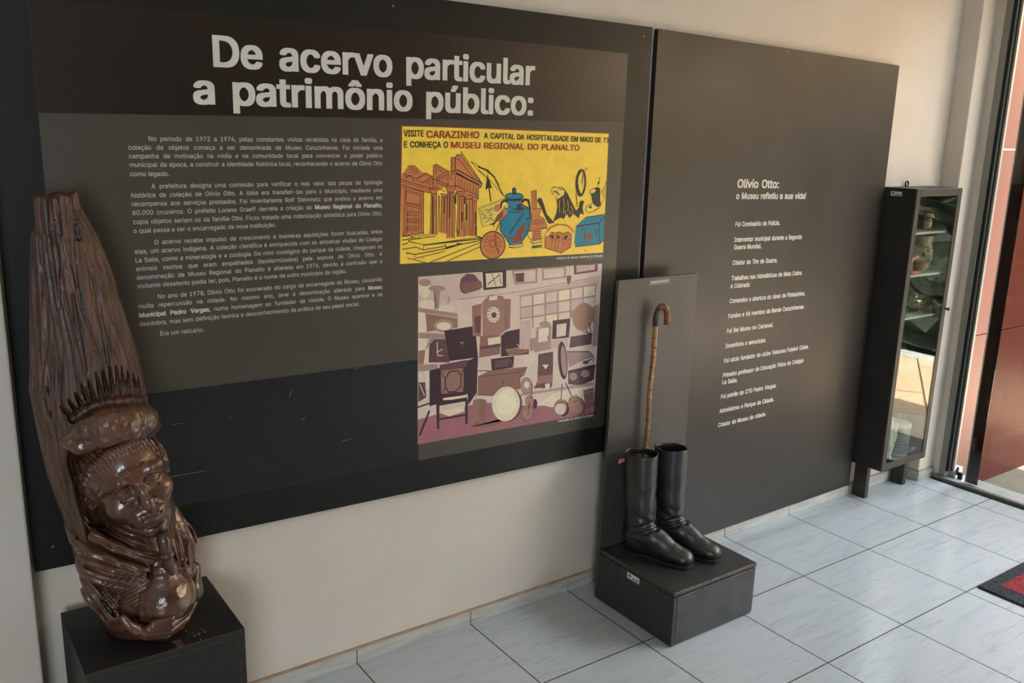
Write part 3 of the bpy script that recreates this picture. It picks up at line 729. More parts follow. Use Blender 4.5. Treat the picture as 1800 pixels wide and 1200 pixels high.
('red',161,[7893,14334,7895,14365]),
('red',161,[7993,14306,7987,14341]),
('red',161,[8093,14265,8080,14306]),
('red',161,[8194,14215,8173,14262]),
('red',161,[8297,14157,8267,14213]),
('ora',515,[7208,14137,7329,14307,7621,14384,8075,14323,8375,14059]),
('ink',113,[7207,14151,7249,14281]),
('ink',113,[7264,14186,7303,14302]),
('ink',113,[7322,14219,7358,14322]),
('ink',113,[7379,14251,7412,14341]),
('ink',113,[7437,14280,7467,14359]),
('ink',113,[7495,14306,7521,14374]),
('ink',113,[7553,14328,7577,14387]),
('ink',113,[7612,14344,7632,14397]),
('ink',113,[7671,14356,7687,14404]),
('ink',113,[7731,14362,7743,14407]),
('ink',113,[7790,14363,7799,14407]),
('ink',113,[7851,14357,7856,14403]),
('ink',113,[7911,14346,7913,14395]),
('ink',113,[7972,14329,7970,14384]),
('ink',113,[8034,14307,8027,14369]),
('ink',113,[8096,14280,8085,14352]),
('ink',113,[8158,14249,8143,14332]),
('ink',113,[8221,14215,8201,14310]),
('ink',113,[8284,14178,8259,14286]),
('ink',113,[8347,14138,8318,14261]),
('ink',773,[8784,15768,8777,15660,8757,15558,8727,15471,8688,15402,8642,15358,8592,15340,8542,15350,8495,15387,8454,15448,8421,15530,8398,15627,8387,15734,8389,15843,8402,15948,8427,16042,8462,16120,8505,16176,8552,16208,8602,16212,8651,16190,8695,16142,8733,16070,8762,15980,8779,15878,8784,15768]),
('ink',1095,[8541,16200,8420,15998,8406,15766,8465,15532,8590,15354]),
('ink',322,[8715,16171,8652,15938,8636,15749]),
('cre',0,[8693,16214,8803,16310,8862,16272,8753,16170]),
('ink',161,[8693,16214,8803,16310,8862,16272,8753,16170,8693,16214]),
('ink',386,[8388,15416,8452,15078]),
('ink',193,[8509,15026,8507,15010,8499,14996,8487,14985,8471,14979,8453,14978,8436,14982,8421,14992,8409,15005,8403,15021,8402,15037,8407,15053,8417,15065,8431,15074,8448,15078,8466,15076,8482,15069,8496,15057,8505,15043,8509,15026]),
('ink',0,[9010,15435,9080,15552,9350,15632,9471,15577,9504,15188,9550,14978,9396,14906,9170,15046,9072,15375]),
('cre',0,[9282,15534,9290,15509,9282,15481,9259,15454,9223,15430,9179,15412,9131,15403,9084,15402,9044,15411,9014,15428,8999,15451,8999,15478,9015,15506,9044,15532,9085,15553,9131,15566,9179,15572,9223,15568,9259,15555,9282,15534]),
('ink',225,[9282,15534,9290,15509,9282,15481,9259,15454,9223,15430,9179,15412,9131,15403,9084,15402,9044,15411,9014,15428,8999,15451,8999,15478,9015,15506,9044,15532,9085,15553,9131,15566,9179,15572,9223,15568,9259,15555,9282,15534]),
('ink',258,[9438,15968,9367,15667]),
('ink',0,[9439,15770,9437,15756,9431,15745,9420,15735,9406,15730,9391,15729,9375,15733,9362,15740,9352,15751,9346,15764,9345,15778,9349,15790,9358,15801,9370,15808,9385,15812,9401,15810,9415,15805,9427,15795,9436,15783,9439,15770]),
('cre',0,[8842,14861,8902,14964,9151,15047,9456,14890,9129,14764,8974,14730]),
('ink',193,[8842,14861,8902,14964,9150,15062]),
('ink',193,[8843,14846,8974,14730,9207,14771,9515,14903]),
('ink',0,[8962,14932,9134,15003,9103,14869]),
('ink',161,[9244,14806,9397,14891]),
('ink',258,[9753,15811,9668,15604,9523,15397]),
('ink',193,[9782,15393,9548,15008,9514,14918]),
('ink',129,[9728,15603,9648,15305]),
('ink',129,[9656,15485,9610,15276]),
('ora',0,[7106,13952,7270,13988,7392,14129,7524,14080,7709,14116,7900,14049,8105,14106,8263,14004,8249,13557,7821,13370,7648,13439,7403,13512,7122,13600]),
('ink',225,[7106,13952,7270,13988,7392,14129,7524,14080,7709,14116,7900,14049,8105,14106,8263,14004,8249,13557,7821,13370,7648,13439,7403,13512,7122,13600,7106,13952]),
('ink',161,[7270,13988,7425,13835,7383,13527]),
('ink',161,[7425,13835,7590,13886,7553,13489]),
('ink',161,[7590,13886,7708,13762,7667,13438]),
('ink',161,[7708,13762,7871,13873,7921,13633,7801,13386]),
('ink',161,[7921,13633,8139,13831,8250,13886]),
('ink',161,[8139,13831,8099,13505]),
('ink',161,[7871,13873,7900,14049]),
('ink',161,[7392,14129,7495,13920]),
('ink',161,[7590,13886,7601,14032,7709,14116]),
('ink',161,[8263,14004,8192,13545]),
('ink',0,[7305,14016,7452,14039,7513,13919,7423,13879]),
('ink',0,[7604,13974,7695,14014,7757,13908,7646,13869]),
('ink',0,[7942,13959,8110,14011,8061,13864,7950,13810]),
('blu',0,[8847,14578,9751,14656,9771,13740,9579,13611,8459,13570,8410,13759,8458,14294]),
('ink',290,[8847,14578,9751,14656]),
('ink',419,[8459,14279,9490,14361]),
('ink',419,[9490,14361,9755,14595]),
('ink',354,[9490,14361,9598,13626]),
('ink',322,[8459,13570,9579,13611,9771,13740]),
('red',0,[8883,13978,9018,14002,9239,13932,9265,13840,9029,13820,8851,13843]),
('red',0,[8677,14166,8751,14223,8754,13983]),
('grn',708,[8836,13769,8863,13978,8888,14218]),
('grn',966,[9343,14170,9420,13894]),
('grn',515,[9698,14248,9694,14004]),
('ink',193,[9322,14201,9482,13860]),
('ink',161,[8813,14161,8874,13797]),
('ink',129,[8989,14484,9148,14449]),
('ink',129,[9222,14536,9422,14500]),
('ink',129,[8645,13717,9195,13691]),
('ink',129,[8547,14082,8603,14109]),
('ink',129,[9047,14182,9167,14147]),
('ink',129,[8722,14404,8915,14412]),
('red',129,[8894,13448,8970,13362]),
('red',129,[8899,13366,8965,13444]),
('red',97,[8903,13438,8907,13362])]
PHOTO = [
('pwall',0,[2174,12939,9751,12890,9695,7243,2164,7396]),
('pfloor',0,[2162,8251,4619,8459,6963,7938,9681,7733,9695,7243,2164,7396]),
('pwall2',0,[2174,12939,4520,12939,4539,12080,3638,12074,2177,11960]),
('pcream',0,[7108,8008,7693,8291,9239,8378,9644,8320,9685,7668,7641,7799]),
('pmid',277,[3701,12096,6088,12150,9701,12439]),
('pwall3',0,[5953,12047,9701,12439,9646,12077,6094,11978]),
('pdark',0,[4585,12929,5528,12927,5546,12335,4632,12323]),
('pcream',0,[4704,12871,5381,12870,5408,12402,4742,12398]),
('pdark',333,[4792,12505,5282,12804,5326,12465]),
('pmid',443,[4947,12882,5126,12424]),
('pmid',0,[5752,12912,6830,12915,6851,12407,5885,12411]),
('pwall',0,[5843,12850,6748,12852,6763,12472,5938,12464]),
('pdark2',0,[5893,12790,6273,12793,6285,12478,5952,12486]),
('pmid',0,[7009,12904,8080,12905,8102,12492,7064,12467]),
('pwall',0,[7090,12853,7994,12852,8010,12545,7133,12532]),
('ppurp',0,[8439,12912,9554,12884,9548,12619,8458,12573]),
('pwall3',0,[8553,12905,9423,12868,9418,12688,8567,12649]),
('pmid',222,[8252,12894,8232,12571]),
('ppurp',0,[8121,12549,8345,12563,8318,12358,8265,12231,8173,12279]),
('ppurp',0,[3695,12533,3754,12774,3973,12921,4262,12874,4528,12580,4500,12361,3889,12256,3761,12337]),
('pbrown',0,[3725,12586,4526,12647,4597,12409,3889,12300,3773,12391]),
('pdark2',166,[3758,12540,4540,12607]),
('pdark2',166,[3759,12480,4542,12546]),
('pdark2',166,[3760,12419,4543,12485]),
('pdark2',166,[3761,12359,4544,12424]),
('pcream',0,[2619,12509,2608,12415,2574,12333,2522,12271,2457,12238,2386,12236,2317,12266,2257,12323,2213,12403,2190,12495,2190,12591,2213,12680,2256,12752,2315,12800,2383,12818,2454,12805,2519,12762,2572,12693,2607,12605,2619,12509]),
('pmid',0,[3176,12492,3159,12462,3109,12438,3032,12423,2935,12418,2831,12423,2730,12439,2642,12463,2579,12493,2545,12526,2545,12558,2578,12585,2642,12605,2728,12615,2829,12616,2934,12605,3030,12585,3108,12557,3159,12525,3176,12492]),
('pcream',0,[2781,12013,2765,11965,2720,11926,2649,11899,2561,11887,2466,11891,2373,11912,2294,11946,2235,11990,2205,12040,2204,12089,2235,12133,2293,12166,2372,12186,2464,12191,2559,12178,2647,12151,2718,12111,2765,12063,2781,12013]),
('pcream',0,[3485,11786,3470,11743,3426,11707,3358,11683,3273,11673,3181,11678,3091,11698,3014,11729,2958,11770,2927,11815,2927,11860,2956,11899,3012,11930,3089,11947,3178,11950,3270,11938,3355,11913,3424,11876,3469,11832,3485,11786]),
('pmid',0,[2624,12722,2613,12685,2580,12653,2529,12631,2465,12621,2397,12623,2330,12637,2272,12663,2230,12696,2207,12734,2207,12772,2229,12806,2271,12834,2329,12850,2395,12855,2464,12847,2528,12827,2579,12797,2612,12761,2624,12722]),
('pmid',0,[2734,12527,2979,12508,2924,11838,2770,11852]),
('pdark2',277,[2765,12444,2831,11901]),
('pdark2',222,[3291,12240,3324,12074,3232,11973]),
('pmid',0,[2177,11960,3645,11634,3647,11495,2177,11826]),
('pwood',0,[2436,11748,3647,11468,3652,11162,2500,11147]),
('pmid',0,[3505,11233,3484,11163,3424,11105,3330,11066,3212,11049,3085,11057,2962,11088,2856,11139,2778,11204,2736,11277,2736,11348,2776,11412,2853,11461,2958,11490,3081,11495,3208,11477,3325,11436,3420,11377,3482,11307,3505,11233]),
('pcream',0,[3397,11233,3382,11192,3338,11158,3270,11135,3185,11127,3093,11133,3004,11153,2926,11185,2870,11225,2840,11269,2839,11312,2869,11350,2925,11379,3001,11394,3090,11396,3183,11383,3268,11357,3336,11321,3381,11278,3397,11233]),
('pcream',0,[2177,11800,2436,11748,2536,10127,2182,10063]),
('pmid',0,[2179,11154,3337,10974,3340,10807,2180,10965]),
('pmid',0,[2182,10090,2908,10024,2910,9800,2183,9870]),
('pdark2',0,[2593,10891,3308,10811,3349,10023,2567,10123]),
('pmid',0,[2532,10788,2777,10980,2826,10920,2411,10529]),
('pwood',0,[2181,10556,2442,10552,2383,10092,2182,10090]),
('pcream',333,[2871,10750,2906,10303,3094,10279]),
('pcream',277,[3091,10502,2843,10421]),
('pdark',277,[2686,10771,2658,10333]),
('pdark2',0,[2184,9510,2447,9472,2480,8963,2185,8840]),
('pcream',277,[2232,9447,2418,9029]),
('pdark',554,[2161,8675,2731,8754]),
('pdark',776,[2238,7698,2607,8490]),
('pcream',0,[2445,9862,2587,9843,2590,9228,2448,9249]),
('pdark',0,[3135,11106,4330,11148,4464,10052,3349,10068]),
('pwood',0,[3723,10663,3916,10652,3821,10556]),
('pdark',0,[4025,9993,4464,10081,4443,8839,4099,8424]),
('pdark',0,[2599,9842,4025,10022,4079,8835,2607,8632]),
('pdark2',0,[2971,9988,4025,10022,4029,9793,2973,9791]),
('pwood',0,[3023,9785,3899,9770,3912,8947,3043,8991]),
('pdark',443,[3197,9479,3353,9712,3673,9697,3806,9508,3798,9165,3619,8990,3329,9005,3200,9195,3197,9479]),
('pdark',277,[3036,9727,3197,9479]),
('pdark',277,[3806,9508,3899,9753]),
('pdark',277,[3200,9195,3075,9014]),
('pdark',277,[3798,9165,3912,8964]),
('pcream',0,[3108,8838,3948,8808,3949,8709,3141,8759]),
('pdark',0,[2857,8678,2983,8669,2978,7796,2896,7811]),
('pdark',0,[3983,8675,4082,8660,4097,7778,3998,7795]),
('pdark',0,[2856,8735,4048,8723,4050,8595,2858,8592]),
('pdark',665,[2893,8128,4058,8108]),
('pcream',0,[3049,8418,3954,8418,3957,8242,3372,8163,3082,8298]),
('pwood',0,[4186,11833,4576,11882,4568,10754,4238,10819]),
('pdark2',0,[4291,11460,4539,11476,4533,10872,4334,10922]),
('pwood2',0,[4588,11936,5475,11973,5543,10849,5342,10726,4635,10747]),
('pwood',0,[5476,11956,5750,11932,5748,10914,5509,10853]),
('pmid',0,[5376,11429,5361,11323,5313,11232,5236,11165,5139,11131,5033,11133,4929,11170,4839,11239,4773,11331,4736,11437,4733,11545,4765,11643,4827,11722,4914,11773,5016,11791,5122,11772,5221,11720,5301,11639,5355,11539,5376,11429]),
('pcream',0,[5321,11434,5309,11343,5269,11264,5205,11207,5125,11177,5036,11178,4950,11210,4875,11269,4819,11348,4788,11439,4786,11532,4812,11618,4864,11686,4937,11730,5021,11745,5110,11730,5192,11685,5259,11615,5304,11529,5321,11434]),
('pdark2',222,[5335,11433,5322,11336,5280,11252,5213,11192,5128,11160,5036,11161,4945,11195,4866,11257,4807,11341,4775,11437,4773,11536,4800,11627,4855,11699,4931,11746,5020,11762,5113,11746,5199,11698,5270,11625,5317,11533,5335,11433]),
('pdark2',0,[5180,11431,5175,11398,5159,11370,5133,11350,5101,11339,5065,11340,5031,11352,5001,11373,4978,11402,4966,11435,4965,11468,4976,11499,4997,11524,5026,11539,5060,11544,5095,11538,5128,11522,5155,11496,5173,11465,5180,11431]),
('pwood',0,[4608,11935,4867,12136,5405,12064,5511,11930]),
('pcream',0,[4868,12097,5188,12093,5192,11957,4872,11951]),
('pdark2',277,[5227,11444,5301,11436]),
('pdark2',277,[5206,11352,5271,11308]),
('pdark2',277,[5143,11289,5182,11221]),
('pdark2',277,[5056,11272,5058,11198]),
('pdark2',277,[4968,11306,4933,11246]),
('pdark2',277,[4902,11381,4840,11350]),
('pdark2',277,[4877,11477,4803,11484]),
('pdark2',277,[4898,11568,4833,11611]),
('pdark2',277,[4960,11631,4921,11698]),
('pdark2',277,[5046,11648,5044,11722]),
('pdark2',277,[5134,11615,5170,11675]),
('pdark2',277,[5200,11540,5264,11571]),
('pdark2',277,[5526,11426,5609,10958]),
('pbrown',0,[4535,10786,5342,10726,5361,10057,4505,10036]),
('pcream',0,[4837,10667,5343,10668,5351,10407,4877,10405]),
('pdark2',0,[4543,10415,5371,10434,5374,10317,4545,10318]),
('pdark',0,[5377,10694,5579,10816,5736,10187,6568,10207,6579,9907,5398,9965]),
('pdark',0,[5565,10818,6471,10879,6546,10221,5701,10191]),
('pwood',0,[5563,10208,6547,10179,6519,9974,5744,9951]),
('pdark',277,[5740,10069,6373,10081]),
('pbrown',0,[6218,10041,6209,10003,6179,9973,6131,9952,6072,9944,6007,9948,5944,9966,5889,9994,5848,10029,5826,10069,5825,10108,5845,10142,5883,10168,5937,10182,5999,10185,6064,10174,6124,10151,6173,10119,6206,10081,6218,10041]),
('pcream',222,[6046,10327,6154,10255]),
('pdark',333,[6537,10448,6702,10453]),
('pdark',0,[4990,9929,5955,9913,5933,9513,5034,9503]),
('pdark2',0,[5127,9853,5747,9857,5755,9584,5148,9587]),
('pwood',222,[5782,9829,5911,9528]),
('pbrown',0,[4479,9387,4932,9529,6539,9463,6407,9150,6230,9084,6244,8691,5091,8623,4479,8745]),
('pdark2',277,[4479,9387,6223,9295,6504,9426]),
('pdark2',222,[6224,9265,6244,8691]),
('pdark2',277,[4412,8756,5091,8623]),
('pdark',222,[5490,9158,5530,8974]),
('pdark',277,[4461,9592,4932,9529]),
('pmid',0,[6127,12015,9521,12178,9506,11170,8353,11005,6736,10840,6166,10899]),
('pwall',0,[6164,11966,6627,11986,6640,11648,6176,11631]),
('pwall3',0,[6178,11573,6642,11590,6656,11249,6190,11235]),
('pcream',0,[6192,11177,6658,11191,6672,10848,6204,10837]),
('pcream',0,[6698,11990,7170,12010,7185,11669,6711,11651]),
('pwall',0,[6714,11592,7188,11610,7203,11266,6727,11252]),
('pwall',0,[6730,11193,7205,11207,7220,10861,6743,10850]),
('pwall',0,[7242,12014,7724,12035,7741,11690,7257,11672]),
('pwall3',0,[7260,11613,7744,11630,7760,11283,7275,11268]),
('pcream',0,[7278,11209,7763,11223,7780,10874,7293,10863]),
('pcream',0,[7798,12038,8289,12060,8308,11712,7815,11693]),
('pwall',0,[7818,11633,8311,11651,8330,11301,7835,11286]),
('pwall',0,[7838,11225,8333,11240,8352,10887,7855,10876]),
('pwall',0,[8364,12063,8866,12085,8886,11734,8383,11714]),
('pwall3',0,[8386,11654,8890,11673,8910,11319,8405,11303]),
('pcream',0,[8943,12089,9454,12111,9477,11756,8963,11736]),
('pwall',0,[8967,11676,9481,11694,9503,11337,8988,11321]),
('pwall3',0,[6158,11134,6617,11146,6695,10073,6158,10137]),
('pmid',0,[6881,10825,7538,10828,7540,9972,6794,9941]),
('pcream',0,[6977,10767,7415,10769,7415,10289,6976,10279]),
('pmid',0,[7498,10880,7486,10846,7447,10819,7385,10802,7308,10795,7224,10801,7142,10818,7070,10845,7018,10878,6989,10914,6988,10950,7013,10980,7064,11003,7133,11015,7214,11016,7299,11004,7377,10982,7441,10952,7483,10916,7498,10880]),
('pdark',0,[7581,11003,8376,11003,8352,10305,7583,10330]),
('pwall',0,[7760,10841,8210,10844,8195,10395,7782,10380]),
('pwall3',0,[7562,10302,8314,10297,8293,9974,7525,9974]),
('pdark',277,[7370,10474,7413,10319]),
('pmid',0,[6573,10444,6932,10463,6913,10047,6626,9991]),
('pmid',0,[9473,10873,9410,10715,9299,10589,9151,10508,8984,10482,8817,10514,8666,10598,8549,10725,8478,10882,8460,11052,8495,11216,8582,11358,8710,11462,8867,11518,9035,11518,9197,11463,9334,11358,9433,11213,9481,11046,9473,10873]),
('pbrown2',0,[9441,10904,9383,10756,9283,10638,9150,10562,9001,10536,8851,10564,8717,10640,8613,10757,8550,10903,8535,11060,8569,11213,8647,11346,8763,11444,8903,11497,9054,11498,9198,11448,9321,11352,9408,11219,9450,11064,9441,10904]),
('pdark2',0,[8427,10327,9439,10340,9424,9935,8388,9920]),
('pdark2',443,[9112,10530,9325,10259]),
('pdark',333,[9255,10762,9401,10313]),
('pdark',277,[8960,10453,9521,10300]),
('pmid',0,[9454,11359,9689,11399,9709,9839,9470,9836]),
('pdark2',222,[9478,11234,9449,10804,9557,10732]),
('pdark2',0,[6993,9857,7657,9867,7682,8851,6996,8917]),
('pdark',333,[7072,9726,7325,9816,7590,9692]),
('pcream',0,[7194,9438,7476,9420,7350,9253]),
('pwood',0,[7063,9060,7660,9009,7679,8604,6862,8600]),
('pdark2',0,[6823,8667,7002,8763,7673,8729,7609,8490]),
('pcream',0,[7337,8715,7561,8714,7571,8496,7369,8495]),
('pmid',0,[8264,9793,9361,9660,9576,9413,9179,9400,8411,9186]),
('pdark2',0,[8379,9066,9673,9147,9630,8547,9000,8413,8405,8562]),
('pdark',333,[8382,9003,9679,9051]),
('pmid',0,[8813,8788,8806,8739,8779,8699,8735,8672,8679,8660,8617,8664,8557,8685,8503,8720,8464,8764,8441,8814,8438,8864,8456,8908,8492,8943,8542,8963,8601,8967,8663,8954,8721,8927,8768,8887,8800,8838,8813,8788]),
('pmid',0,[9421,8812,9411,8768,9379,8732,9326,8708,9259,8698,9186,8705,9114,8726,9051,8760,9004,8802,8978,8849,8975,8895,8996,8936,9039,8966,9099,8983,9169,8985,9243,8971,9312,8944,9368,8905,9406,8859,9421,8812]),
('pdark',277,[8963,9051,8998,8445]),
('pdark',0,[8319,9471,8339,9237,8335,9029,8305,8870,8253,8779,8185,8765,8108,8830,8032,8966,7964,9157,7911,9383,7880,9619,7873,9840,7891,10022,7931,10146,7991,10200,8063,10176,8140,10079,8213,9916,8275,9706,8319,9471]),
('pmid',0,[8274,9459,8293,9272,8297,9105,8284,8978,8258,8904,8220,8891,8174,8941,8126,9049,8081,9201,8044,9382,8019,9571,8008,9749,8012,9896,8032,9996,8064,10040,8106,10022,8153,9944,8200,9815,8241,9647,8274,9459]),
('pdark2',333,[8264,9793,9361,9660,9576,9413,9547,9227]),
('pdark',443,[9107,9284,9499,9360]),
('pdark2',0,[9330,9255,9324,9235,9302,9220,9268,9210,9225,9207,9178,9212,9132,9223,9092,9239,9062,9259,9046,9281,9045,9302,9059,9320,9087,9332,9126,9339,9171,9338,9218,9330,9262,9316,9298,9298,9321,9276,9330,9255]),
('pmid',443,[6287,8503,9638,8417]),
('pdark2',222,[6289,8454,9642,8352]),
('pmid',0,[6762,8737,6752,8643,6717,8563,6659,8507,6586,8479,6505,8483,6425,8519,6356,8581,6303,8665,6274,8760,6270,8855,6293,8942,6340,9011,6406,9054,6483,9066,6564,9047,6640,8998,6703,8924,6745,8834,6762,8737]),
('pcream',0,[6651,8783,6646,8744,6630,8711,6602,8688,6568,8677,6530,8680,6492,8695,6460,8721,6435,8757,6421,8796,6420,8836,6431,8872,6453,8901,6484,8918,6521,8923,6559,8914,6595,8893,6624,8862,6643,8824,6651,8783]),
('pdark2',222,[6762,8737,6752,8643,6717,8563,6659,8507,6586,8479,6505,8483,6425,8519,6356,8581,6303,8665,6274,8760,6270,8855,6293,8942,6340,9011,6406,9054,6483,9066,6564,9047,6640,8998,6703,8924,6745,8834,6762,8737]),
('pwood',0,[4295,8598,4549,8600,4566,7816,4264,7808]),
('pbrown',0,[4549,8600,4835,8514,4838,7800,4566,7804]),
('pdark2',222,[4443,8868,4414,8638]),
('pbrown',0,[4432,7780,5817,7635,6241,7778,5120,7512,4166,7647]),
('pdark2',0,[6355,8034,6293,7839,6170,7685,5998,7589,5799,7560,5593,7602,5403,7710,5250,7870,5150,8065,5112,8274,5140,8475,5231,8648,5375,8774,5559,8839,5761,8837,5962,8767,6139,8635,6273,8455,6348,8247,6355,8034]),
('pdrum',0,[6253,8072,6193,7877,6075,7722,5911,7624,5720,7593,5524,7632,5344,7736,5199,7894,5104,8087,5069,8295,5097,8496,5185,8670,5324,8797,5499,8865,5693,8865,5884,8797,6052,8668,6178,8490,6248,8284,6253,8072]),
('pdrum2',0,[6094,8178,6051,8039,5966,7928,5850,7857,5714,7835,5574,7862,5445,7936,5341,8048,5273,8187,5248,8336,5268,8481,5331,8606,5431,8697,5557,8746,5695,8746,5831,8697,5951,8604,6041,8477,6090,8330,6094,8178]),
('pdark',0,[7026,8021,7023,7962,7008,7910,6985,7872,6955,7853,6921,7853,6887,7873,6857,7912,6834,7963,6821,8023,6819,8084,6827,8141,6846,8186,6873,8215,6906,8225,6940,8214,6972,8185,6999,8139,7018,8083,7026,8021]),
('pbrown2',0,[6864,8148,6845,8081,6807,8027,6754,7991,6693,7979,6630,7990,6572,8024,6525,8077,6494,8143,6483,8215,6492,8285,6521,8346,6567,8392,6624,8416,6686,8417,6748,8395,6801,8351,6841,8291,6863,8220,6864,8148]),
('pbrown2',0,[6868,7675,6841,7589,6789,7521,6717,7478,6633,7464,6546,7481,6465,7527,6400,7598,6356,7684,6340,7777,6352,7867,6391,7944,6453,8001,6532,8030,6618,8029,6703,7998,6778,7940,6834,7860,6865,7769,6868,7675]),
('pdark2',443,[6745,8250,6767,8797]),
('pdark2',222,[6868,7675,6841,7589,6789,7521,6717,7478,6633,7464,6546,7481,6465,7527,6400,7598,6356,7684,6340,7777,6352,7867,6391,7944,6453,8001,6532,8030,6618,8029,6703,7998,6778,7940,6834,7860,6865,7769,6868,7675]),
('pdark',277,[6676,8138,6622,7654]),
('pdark',222,[6453,7897,6777,7999]),
('pdark',0,[8501,7630,8491,7528,8452,7442,8387,7381,8304,7353,8213,7359,8122,7400,8042,7471,7982,7563,7947,7667,7942,7771,7967,7866,8019,7939,8093,7984,8180,7996,8273,7973,8359,7918,8431,7836,8480,7736,8501,7630]),
('pbrown2',0,[8395,7634,8361,7540,8298,7467,8211,7422,8111,7411,8009,7433,7916,7488,7841,7569,7793,7666,7776,7770,7793,7869,7842,7953,7917,8013,8010,8042,8112,8037,8211,7999,8298,7931,8361,7841,8395,7738,8395,7634]),
('pwall',0,[8336,7589,8311,7526,8262,7478,8195,7450,8116,7446,8034,7465,7958,7506,7897,7563,7857,7632,7842,7704,7854,7771,7891,7827,7949,7866,8023,7883,8104,7876,8184,7846,8253,7796,8306,7732,8334,7660,8336,7589]),
('pdark',277,[7901,7915,8247,7892]),
('pdark2',443,[8101,8041,8119,8603]),
('pdark2',0,[9225,7741,9277,7616,9287,7496,9252,7393,9177,7321,9071,7286,8944,7293,8812,7340,8688,7421,8586,7529,8516,7651,8486,7773,8499,7884,8554,7971,8644,8026,8760,8041,8890,8016,9020,7953,9136,7858,9225,7741]),
('pbrown2',0,[9114,7780,9168,7655,9181,7536,9154,7436,9088,7365,8991,7333,8874,7341,8750,7389,8632,7472,8533,7580,8463,7701,8431,7823,8438,7933,8485,8018,8566,8070,8672,8084,8793,8057,8916,7992,9027,7896,9114,7780]),
('pdark2',443,[8586,8093,8287,8610]),
('pdark',277,[8678,7825,8873,7858]),
('pdark',222,[8779,8128,9124,7627]),
('pbrown',0,[9130,8203,9648,8255,9695,7503,9291,7503]),
('pmid',277,[9176,8100,9655,8138])]
def artwork(name, data, pal, y, dy, parent, label):
    V, F, MI = [], [], []; names = list(pal)
    for li, (c, w, flat) in enumerate(data):
        pts = [(flat[i] / 1e4, flat[i + 1] / 1e4) for i in range(0, len(flat), 2)]; yy = y - dy * li; mi = names.index(c)
        if w == 0:
            b = len(V); V += [(p[0], yy, p[1]) for p in pts]; F.append(tuple(range(b, b + len(pts)))); MI.append(mi)
        else:
            h = w / 2e5; nrm = []
            for i in range(len(pts)):
                a = pts[max(i - 1, 0)]; q = pts[min(i + 1, len(pts) - 1)]; dx, dz = q[0] - a[0], q[1] - a[1]; L = math.hypot(dx, dz) or 1
                m = 1.0
                if 0 < i < len(pts) - 1:
                    e1 = (pts[i][0] - a[0], pts[i][1] - a[1]); L1 = math.hypot(*e1) or 1
                    m = 1 / max(0.6, abs((e1[0] * dx + e1[1] * dz) / (L1 * L)))
                nrm.append((-dz / L * m, dx / L * m))
            b = len(V)
            for p, nn in zip(pts, nrm): V += [(p[0] + nn[0] * h, yy, p[1] + nn[1] * h), (p[0] - nn[0] * h, yy, p[1] - nn[1] * h)]
            for i in range(len(pts) - 1): F.append((b + 2 * i, b + 2 * i + 1, b + 2 * i + 3, b + 2 * i + 2)); MI.append(mi)
    me = bpy.data.meshes.new(name); me.from_pydata(V, [], F); me.polygons.foreach_set('material_index', MI); me.update()
    bm = bmesh.new(); bm.from_mesh(me); bmesh.ops.triangulate(bm, faces=[f for f in bm.faces if len(f.verts) > 4], ngon_method='EAR_CLIP'); bm.to_mesh(me); bm.free()
    return finish(name, me, [pal[n] for n in names], parent, False, label)
def ink(name, c): return pm('print_' + name, c, tuple(int(v * .96) for v in c), rough=0.34, scale=30, spec=0.4)
PAL = {n: ink(n, c) for n, c in dict(yel=(250, 216, 82), ora=(205, 126, 76), blu=(12, 128, 162), ink=(44, 42, 36), red=(158, 58, 40), grn=(30, 130, 66), cre=(236, 214, 104)).items()}
PALP = {n: ink(n, c) for n, c in dict(pwall=(214, 197, 184), pwall2=(206, 188, 178), pwall3=(196, 174, 168), pcream=(226, 212, 190), pfloor=(160, 104, 112), pmid=(166, 138, 132), pwood=(150, 110, 100), pwood2=(158, 120, 108), pbrown=(138, 98, 88), pbrown2=(166, 124, 110), pdark=(58, 30, 42), pdark2=(96, 66, 70), ppurp=(112, 66, 84), pdrum=(226, 216, 184), pdrum2=(236, 228, 198)).items()}

# ------------------------------------------------------------------ left display panel with its printed sheet
p1 = thing('exhibition_board', (0.12, -0.01, 0.57), 'large black wall panel with printed museum history, title and two pictures', 'display panel')
obj('backing', slab([(-0.912, 0.600), (1.156, 0.557), (1.156, 2.114), (-0.912, 2.128)], -0.020, 0.004), BLACK, p1)
TBAND = pm('print_title_band', (37, 28, 22), (41, 32, 25), rough=0.30, scale=2, spec=0.45)
TGREY = pm('print_grey_field', (72, 68, 60), (68, 64, 57), rough=0.36, scale=2, spec=0.4)
GLOSS = pm('glossy_dark_film', (20, 19, 15), (18, 17, 14), rough=0.06, scale=4, spec=0.6)
E4 = [(-0.806, 0.706), (1.041, 0.664), (1.046, 2.018), (-0.806, 2.012)]
sheet = obj('printed_sheet', slab(E4, -0.0206, -0.0199), TGREY, p1)
bm = bmesh.new()
def quad(bm, y, pts, mi=0): f = bm.faces.new([bm.verts.new((x, y, z)) for x, z in pts]); f.material_index = mi; return f
quad(bm, -0.0208, [(-0.8055, 1.757), (1.0445, 1.788), (1.0458, 2.0178), (0.55, 2.0215), (-0.05, 2.0215), (-0.8055, 2.0118)])
obj('title_band', bm, TBAND, sheet, label='dark brown band behind the title')
bm = bmesh.new()
quad(bm, -0.0208, [(-0.8055, 0.7065), (0.22, 0.683), (0.22, 0.905), (0.2282, 1.0267), (-0.6028, 1.0357), (-0.8055, 0.975)])
obj('glossy_strip', bm, GLOSS, sheet, label='glossy black strip along the foot of the sheet')
text_mesh('title_lettering', [(r[0], r[1], r[2], -0.0212, r[3], r[4]) for r in TITLE], LETTER, sheet)
for para in BODY: text_mesh('paragraph_lettering', [(r[0], r[1], r[2], -0.0211, r[3], r[4]) for r in para], LETTER, sheet)
